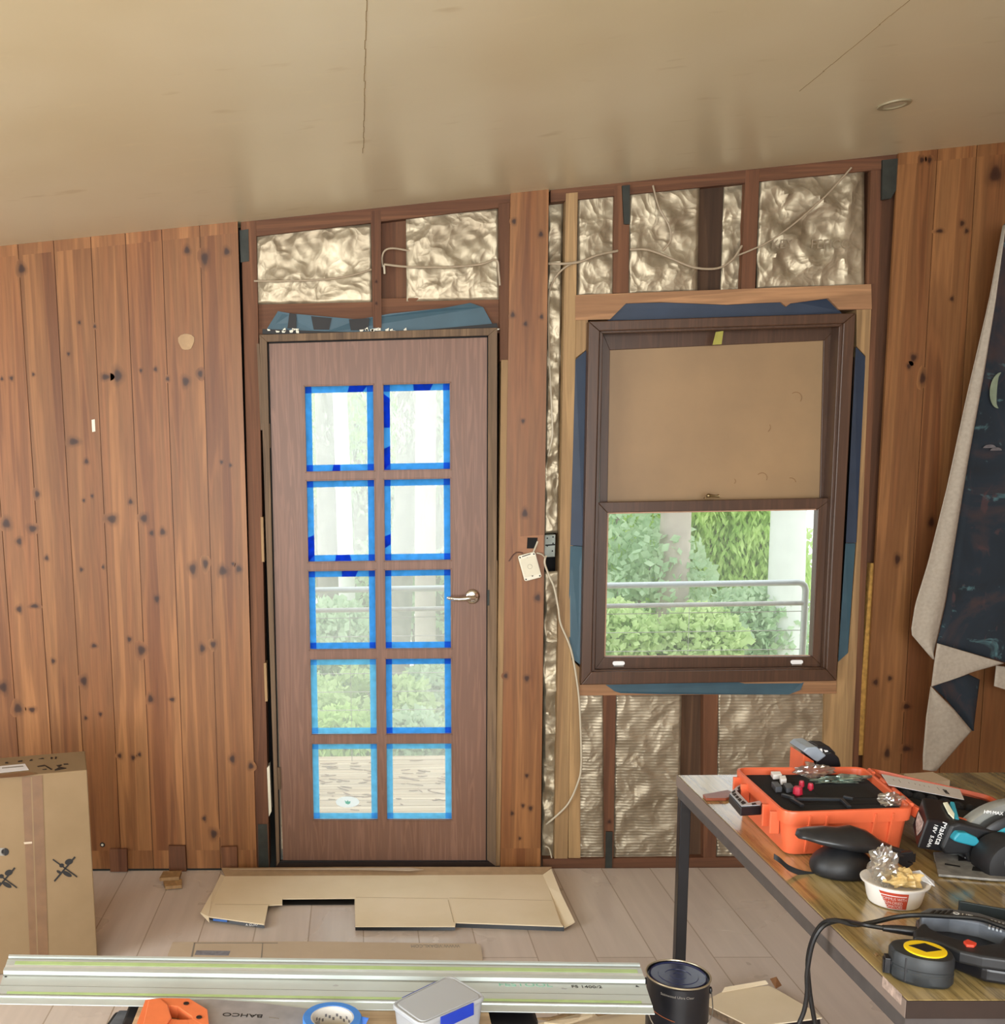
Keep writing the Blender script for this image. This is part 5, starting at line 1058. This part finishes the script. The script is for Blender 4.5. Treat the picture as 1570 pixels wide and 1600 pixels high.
b = MB(); b.prism([Vector((.058, -.004, .008)), Vector((.070, .000, .006)), Vector((.066, .004, .020)), Vector((.072, .004, .034)), Vector((.058, .006, .036))], (0, .0008, 0)); b.build('torn_end', BTAPE, TR, local=True)
# ---- clip-lock food container
CZ = PZ+.072; cq = zq([(609,1568),(704,1522.5),(761,1556),(657,1602)], CZ); FC = empty('food_container', Vector((sum(q.x for q in cq)/4, sum(q.y for q in cq)/4, PZ)), (0, 0, 0), 'frosted plastic food container with blue clips on the plywood', 'food container')
rg = roundq(cq, .018)
b = MB(); cc_ = lambda d, z: atz(shrink(rg, d), z)
b.loft([cc_(.016, PZ+.001), cc_(.010, PZ+.004), cc_(.004, CZ-.014), cc_(.002, CZ-.010)], cap=True); b.build('container_body', FROST, FC, smooth=True, angle=40)
b = MB(); b.loft([cc_(.0015, CZ-.0098), cc_(0, CZ-.008), cc_(0, CZ-.003), cc_(.002, CZ), cc_(.005, CZ), cc_(.0065, CZ-.002), cc_(.009, CZ-.002), cc_(.011, CZ+.0005)], cap=True); b.build('lid', FROST, FC, smooth=True, angle=30)
def clip(a, c2, out, u0, u1):
    P, Q = a.lerp(c2, u0), a.lerp(c2, u1); o2 = out.normalized(); o2.z = 0
    b = MB(); b.prism([P+o2*.001+Vector((0, 0, .0)), Q+o2*.001, Q+o2*.003+Vector((0, 0, -.002)), P+o2*.003+Vector((0, 0, -.002))], (0, 0, -.024)); b.build('blue_clip', plain('blue_clip', '#2540b8', .35, var=.05), FC, bev=.001)
cen = sum(cq, Vector())/4
clip(cq[3], cq[2], (cq[3]+cq[2])/2-cen, .28, .78); clip(cq[0], cq[1], (cq[0]+cq[1])/2-cen, .2, .75)
# ---- tall carton on the left
BZ = .62; K0 = onZ(136, 1203, BZ); ang = math.radians(16); fd = Vector((-math.cos(ang), -math.sin(ang), 0)); sd = Vector((-math.sin(ang), math.cos(ang), 0))
BX = empty('carton', Vector((K0.x, K0.y, FZ)), (0, 0, 0), 'tall taped brown carton with crossed-out hook symbols at the left', 'cardboard box')
b = MB(); q = [K0, K0+fd*.62, K0+fd*.62+sd*.235, K0+sd*.235]; b.prism([Vector((p.x, p.y, FZ+.001)) for p in q], (0, 0, BZ-FZ-.001)); b.build('carton_body', KRAFT, BX, bev=.003)
nf = -sd
def fpt(x, y, o=.0008): return onP(x, y, K0+nf*o, sd)
def fpoly(nm, pts, m, o=.0008, th=.0006):
    b = MB(); b.prism([fpt(x, y, o) for x, y in pts], nf*th); return b.build(nm, m, BX)
fpoly('packing_tape', [(34,1214),(66,1211),(76,1500),(47,1500)], PACK)
fpoly('tape_seam', [(48,1214),(50,1214),(60,1500),(58,1500)], KRAFT, .0016, .0003)
fpoly('tape_seam', [(37,1316),(50,1315),(50,1318),(38,1319)], CARDG, .0016, .0003)
def hook(cx, cy, s):
    for (dx, dy, r, q) in ((7, -11, 7, 4.5), (-5, -5, 4, 3.2), (-9, 6, 4.5, 3), (4, 9, 8, 4.5)):
        fpoly('hook_symbol', [(cx+dx*s+r*s*math.cos(a)*.95+q*s*.3*math.sin(a), cy+dy*s+q*s*math.sin(a)-r*s*.3*math.cos(a)*(1 if dy < 0 else -1)) for a in [2*PI*i/14 for i in range(14)]], INK)
    for q in ([(-20,-14),(-19,-16),(21,13),(20,15)], [(-18,20),(-16,22),(18,-18),(16,-20)]): fpoly('cross_stroke', [(cx+x*s, cy+y*s) for x, y in q], INK, .0016)
hook(101, 1357, .95); hook(7, 1374, .95)
fpoly('round_symbol', [(8+6*math.cos(a), 1331+6*math.sin(a)) for a in [2*PI*i/16 for i in range(16)]], INK)
fpoly('round_symbol', [(-2,1325),(7,1325),(7,1337),(-2,1337)], GINK)
def tpoly(nm, pts, m, o=.0006): b = MB(); b.prism(zq(pts, BZ+o), (0, 0, .0005)); return b.build(nm, m, BX)
tpoly('address_label', [(-40,1201),(39,1193.5),(45,1203),(-40,1212)], PAPER)
tpoly('label_print', [(3,1199.5),(36,1196.5),(37,1198),(3,1201)], GINK, .0014)
tpoly('packing_tape', [(-30,1218),(-30,1214),(45,1206),(58,1209),(34,1213.5)], PACK, .0013)
for q in ([(60,1186),(67,1184),(69,1186)], [(79,1183),(82,1183),(82,1186),(79,1186)], [(86,1182.5),(89,1182.5),(88,1185.5),(86,1186)], [(47,1187),(50,1186),(51,1188.5),(46,1189)], [(28,1189),(35,1188),(35,1190),(28,1191)], [(8,1191),(12,1190.5),(13,1193),(8,1193)]): tpoly('printed_mark', q, INK)
for q in ([(58,1197),(70,1195),(82,1202),(80,1203),(70,1197),(59,1198.5)], [(66,1202),(72,1201),(73,1202.5),(67,1203)], [(88,1196),(96,1194.5),(97,1195.5),(93,1198),(104,1200),(103,1201),(86,1204),(85,1203),(92,1199)], [(99,1193.5),(106,1193),(107,1194.5),(100,1195)]): tpoly('printed_mark', q, INK)
# ---- flattened cardboard in front of the door
M0 = FZ+.022
CB = empty('flattened_box', onZ(600, 1400, FZ), (0, 0, 0), 'large opened-out cardboard box lying flat before the door', 'cardboard')
b = MB(); b.prism(zq([(352,1369),(848,1366.5),(856,1385),(876,1443),(880,1447),(712,1441),(711,1447),(555,1447),(554,1403),(441,1404),(441,1413),(419,1414),(413,1444),(326,1432),(334,1404)], M0), (0, 0, -.004)); b.build('main_panel', CARDB, CB)
def flap(nm, pts, m, zs, th=.004):
    P = [onZ(x, y, z) for (x, y), z in zip(pts, zs)]; b = MB(); b.prism(P, (0, 0, -th)); return b.build(nm, m, CB)
flap('back_flap', [(352,1369),(346,1356),(560,1354.5),(862,1354.5),(848,1366.5)], plain('brown_flap', '#a08566', .8, var=.1), [M0, M0+.015, M0+.015, M0+.015, M0])
flap('side_flap', [(352,1369),(345,1366),(332,1393),(313,1426),(327,1440),(326,1432),(334,1404)], CARDB, [M0, M0+.012, M0+.010, M0+.004, M0-.010, M0, M0])
flap('side_flap', [(848,1366.5),(861,1357),(877,1397),(898,1440),(882,1449),(876,1443),(856,1385)], CARDB, [M0, M0+.012, M0+.012, M0+.004, M0-.012, M0, M0])
for nm, q0, q1 in (('lip_and_shadow', [(326,1432),(413,1444)], .013), ('lip_and_shadow', [(555,1447),(711,1447)], .014), ('lip_and_shadow', [(712,1441),(881,1447)], .018)):
    P = zq(q0, M0-.0045); b = MB(); b.prism([P[0], P[1], P[1]+Vector((0, -.004, -q1)), P[0]+Vector((0, -.004, -q1))], (0, .003, 0)); fl = b.build(nm, BLACK, CB)  # black strip: dark printed flap plus painted shadow under the raised edge
fit('lettering', 'A GUARD', BWHITE, CB, onZ(396, 1444, M0-.010)+Vector((0, -.006, 0)), (1, 0, 0), (0, 0, 1), .055, .011)
P = zq([(333,1435),(355,1437)], M0-.0045); b = MB(); b.prism([P[0]+Vector((0, -.003, 0)), P[1]+Vector((0, -.003, 0)), P[1]+Vector((0, -.006, -.006)), P[0]+Vector((0, -.006, -.006))], (0, -.0006, 0)); b.build('blue_print', BTAPE, CB)
b = MB(); b.prism(zq([(441,1404.5),(554,1403.5),(553,1413.5),(441,1414)], FZ+.003), (0, 0, .001)); b.build('dark_slot', INK, CB)
b = MB()
P = zq([(552,1365),(600,1356),(640,1354),(660,1358),(700,1356),(700,1359),(560,1360)], M0+.016)
b.prism(zq([(358,1358.5),(420,1357.5),(640,1356),(662,1359),(640,1361),(560,1359)], M0+.0175), (0, 0, .001)); b.build('torn_edge', CARDG, CB)
for a, c in (((700,1406),(709,1441)), ((421,1413.5),(336,1413)), ((556,1402),(700,1404)), ((702,1403),(862,1407))):
    P, Q = onZ(*a, M0+.0006), onZ(*c, M0+.0006); d = (Q-P).normalized(); s = Vector((-d.y, d.x, 0))*.0008; b = MB(); b.prism([P-s, Q-s, Q+s, P+s], (0, 0, .0003)); b.build('crease', plain('cardboard_crease', '#b09a74', .8), CB)
SB = MB(); q = zq([(262,1492),(270,1472),(480,1471),(745,1474.5),(752,1480),(754,1500),(740,1530),(262,1520)], FZ+.005); SB.prism(q, (0, 0, -.0045)); SBo = tag(SB.build('cardboard_sheet', CARDG, origin=q[0]), 'flat grey-beige cardboard sheet on the floor behind the guide rail', 'cardboard')
for pts in ([(302,1473),(434,1473),(434,1474),(303,1474)], [(303,1473),(305,1473),(300,1500),(297,1500)], [(410,1473),(411,1473),(409,1500),(407,1500)]): b = MB(); b.prism(zq(pts, FZ+.0052), (0, 0, .0004)); b.build('print_outline', GINK, SBo)
b = MB(); b.prism(zq([(307,1485),(360,1486),(357,1493),(304,1492)], FZ+.0052), (0, 0, .0004)); b.build('print_block', plain('slate_print', '#7f7f88', .7, var=.2, vscale=70), SBo)
P, Q = onZ(718, 1478, FZ+.0052), onZ(642, 1478, FZ+.0052); fit('lettering', 'WWW.VIDAXL.COM', GINK, SBo, (P+Q)/2, Q-P, (0, -1, 0), (P-Q).length, .03)
# ---- stacked offcuts, other cardboard on the floor
for q, z, lb, t in (([(255,1376),(284,1373),(284,1383),(258,1385)], FZ+.016, 'lower of two pine offcuts lying crossed on the floor', .7), ([(249,1372),(255,1361),(284,1360),(280,1370)], FZ+.030, 'upper of two pine offcuts lying crossed on the floor', .55)):
    P = zq(q, z); b = MB(); b.tone = t; b.prism(P, (0, 0, -.0135)); tag(b.build('wood_offcut', NPINE, origin=P[0], bev=.001), lb, 'offcut')
R1 = empty('torn_carton', onZ(1200, 1580, FZ), (0, 0, 0), 'torn beige carton with an open flap on the floor beside the paint tins', 'cardboard')
b = MB(); P = zq([(1108,1560),(1132,1548),(1200,1540),(1212,1545),(1272,1580),(1284,1590),(1190,1602),(1178,1606),(1108,1572)], FZ+.028); b.prism(P, (0, 0, -.004)); b.build('main_panel', CARDB, R1)
b = MB(); P = [onZ(1128, 1551, FZ+.029), onZ(1200, 1538, FZ+.029), onZ(1196, 1533, FZ+.036), onZ(1132, 1544, FZ+.036)]; b.prism(P, (0, 0, .003)); b.build('rear_flap', CARDB, R1)
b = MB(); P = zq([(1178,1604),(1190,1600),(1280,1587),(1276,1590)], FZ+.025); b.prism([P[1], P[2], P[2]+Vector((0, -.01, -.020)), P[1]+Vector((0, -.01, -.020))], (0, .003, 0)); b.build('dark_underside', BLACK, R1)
b = MB(); P = zq([(1108,1574),(1178,1606)], FZ+.025); b.prism([P[0], P[1], P[1]+Vector((0, -.004, -.022)), P[0]+Vector((0, -.004, -.022))], (0, .003, 0)); b.build('side_print', plain('brown_corrugation', '#6d5a46', .8, var=.4, vscale=80), R1)
b = MB(); P = [onZ(1203, 1530, FZ+.050), onZ(1213, 1527, FZ+.055), onZ(1221, 1540, FZ+.034), onZ(1212, 1545, FZ+.032)]; b.prism(P, (0, 0, .002)); b.build('tape_scrap', plain('dark_brown_tape', '#7a5538', .4), R1)
R2 = empty('torn_carton', onZ(920, 1590, FZ), (0, 0, 0), 'scrap of corrugated carton with ripped edges below the guide rail', 'cardboard')
b = MB(); b.prism(zq([(838,1640),(838,1600),(880,1588),(940,1579),(1012,1572),(1012,1640)], FZ+.012), (0, 0, -.004)); b.build('main_panel', CARDB, R2)
for k, (q, h) in enumerate((([(838,1590),(858,1592),(905,1581),(918,1576),(900,1578),(860,1589)], .02), ([(905,1590),(925,1586),(932,1577),(912,1579)], .025), ([(934,1585),(985,1576),(965,1576),(930,1582)], .022), ([(850,1597),(900,1590),(920,1588),(880,1600)], .018))):
    b = MB(); b.prism(zq(q, FZ+h+.01), (0, 0, -.006)); b.build('ripped_edge', [plain('brown_ripped_card', '#8a7252', .85, var=.3, vscale=60), CARDB][k % 2], R2)
# ---- printed fabric hanging at the right
FBR = empty('hanging_fabric', onY(1470, 1200, -.15), (0, 0, 0), 'dark printed fabric with a cream lining hanging at the right edge', 'fabric')
def moonfab():
    m, nt, b, L = base('printed_night_fabric'); v = coords(nt)
    n1 = noi(nt, v, 2.2, 5, .6, 1.5); n2 = noi(nt, coords(nt, (1, 1, 1.6)), 5.5, 4, .6, 2.)
    col = ramp(nt, n1, [(.25, lin('#0d1116')), (.5, lin('#15202a')), (.62, lin('#3a2a28')), (.8, lin('#27454a'))])
    col = mix(nt, ramp(nt, n2, [(.60, G(0)), (.72, G(.7))]), col, lin('#5a8084'))
    col = mix(nt, ramp(nt, noi(nt, coords(nt, (1, 1, .7)), 9, 3, .5, 3.), [(.62, G(0)), (.70, G(.55))]), col, lin('#4a2f2e'))
    L(col, b.inputs['Base Color']); b.inputs['Roughness'].default_value = .85; return m
NF = moonfab()
def cloth(nm, pts, Y, m, wv=.01, fr=16, n=14, par=FBR):
    # pts: left-edge chain and right-edge chain of photo points, same count
    Lc, Rc = pts; b = MB(); rows = []
    Ls = [onY(x, y, Y) for x, y in Lc]; Rs = [onY(x, y, Y) for x, y in Rc]
    def ip(ch, t): k = t*(len(ch)-1); i = min(int(k), len(ch)-2); return ch[i].lerp(ch[i+1], k-i)
    def f(u, v):
        p = ip(Ls, v).lerp(ip(Rs, v), u); return p+Vector((0, wv*math.sin(u*fr*.35+v*2.)*(.3+u), 0))
    b.grid(n, 30, f); return b.build(nm, m, par, smooth=True, solid=.0012, angle=0, recalc=False)
cloth('folded_lining', ([(1567,352),(1545,470),(1510,620),(1480,760),(1450,880),(1430,945),(1423,990),(1457,1030)], [(1569,352),(1553,478),(1536,590),(1513,720),(1491,860),(1479,940),(1468,990),(1459,1030)]), -.16, LINEN, .008)
pf = cloth('printed_face', ([(1569,350),(1553,478),(1536,590),(1513,720),(1491,860),(1479,940),(1464,1005)], [(1700,330),(1700,478),(1700,590),(1700,720),(1700,860),(1700,960),(1640,1055)]), -.15, NF, .012)
cloth('hem_fold', ([(1464,1005),(1459,1040),(1455,1073)], [(1568,1036),(1545,1043),(1521,1050)]), -.170, LINEN, .003)
cloth('inner_fold', ([(1457,1073),(1480,1095),(1519,1142)], [(1512,1053),(1531,1062),(1522,1141)]), -.145, NF, .004)
cloth('lower_lining', ([(1454,1072),(1447,1120),(1442,1180),(1442,1203)], [(1455,1074),(1490,1108),(1519,1142),(1464,1205)]), -.165, LINEN, .004)
cloth('far_lining', ([(1556,1040),(1553,1072)], [(1640,1050),(1640,1100)]), -.130, LINEN, .002)
b = MB(); c = onY(1562, 610, -.168); b.prism([c+Vector((.034*math.cos(a), 0, .062*math.sin(a))) for a in [PI*.5+PI*i/14 for i in range(15)]]+[c+Vector((.004*math.cos(a)-.006, 0, .050*math.sin(a))) for a in [PI*1.5-PI*i/8 for i in range(9)]], (0, .001, 0)); b.build('pale_crescent', plain('pale_sage_print', '#76806a', .85, var=.25, vscale=20), FBR)
b = MB(); 
for (x, y, r) in ((1546, 700, .022), (1556, 704, .02)): c = onY(x, y, -.169); b.prism([c+Vector((r*math.cos(a), 0, .55*r*math.sin(a))) for a in [PI*i/10 for i in range(11)]], (0, .001, 0))
b.build('mushroom_print', plain('dim_mauve_print', '#5f5a5c', .85, var=.3, vscale=50), FBR)
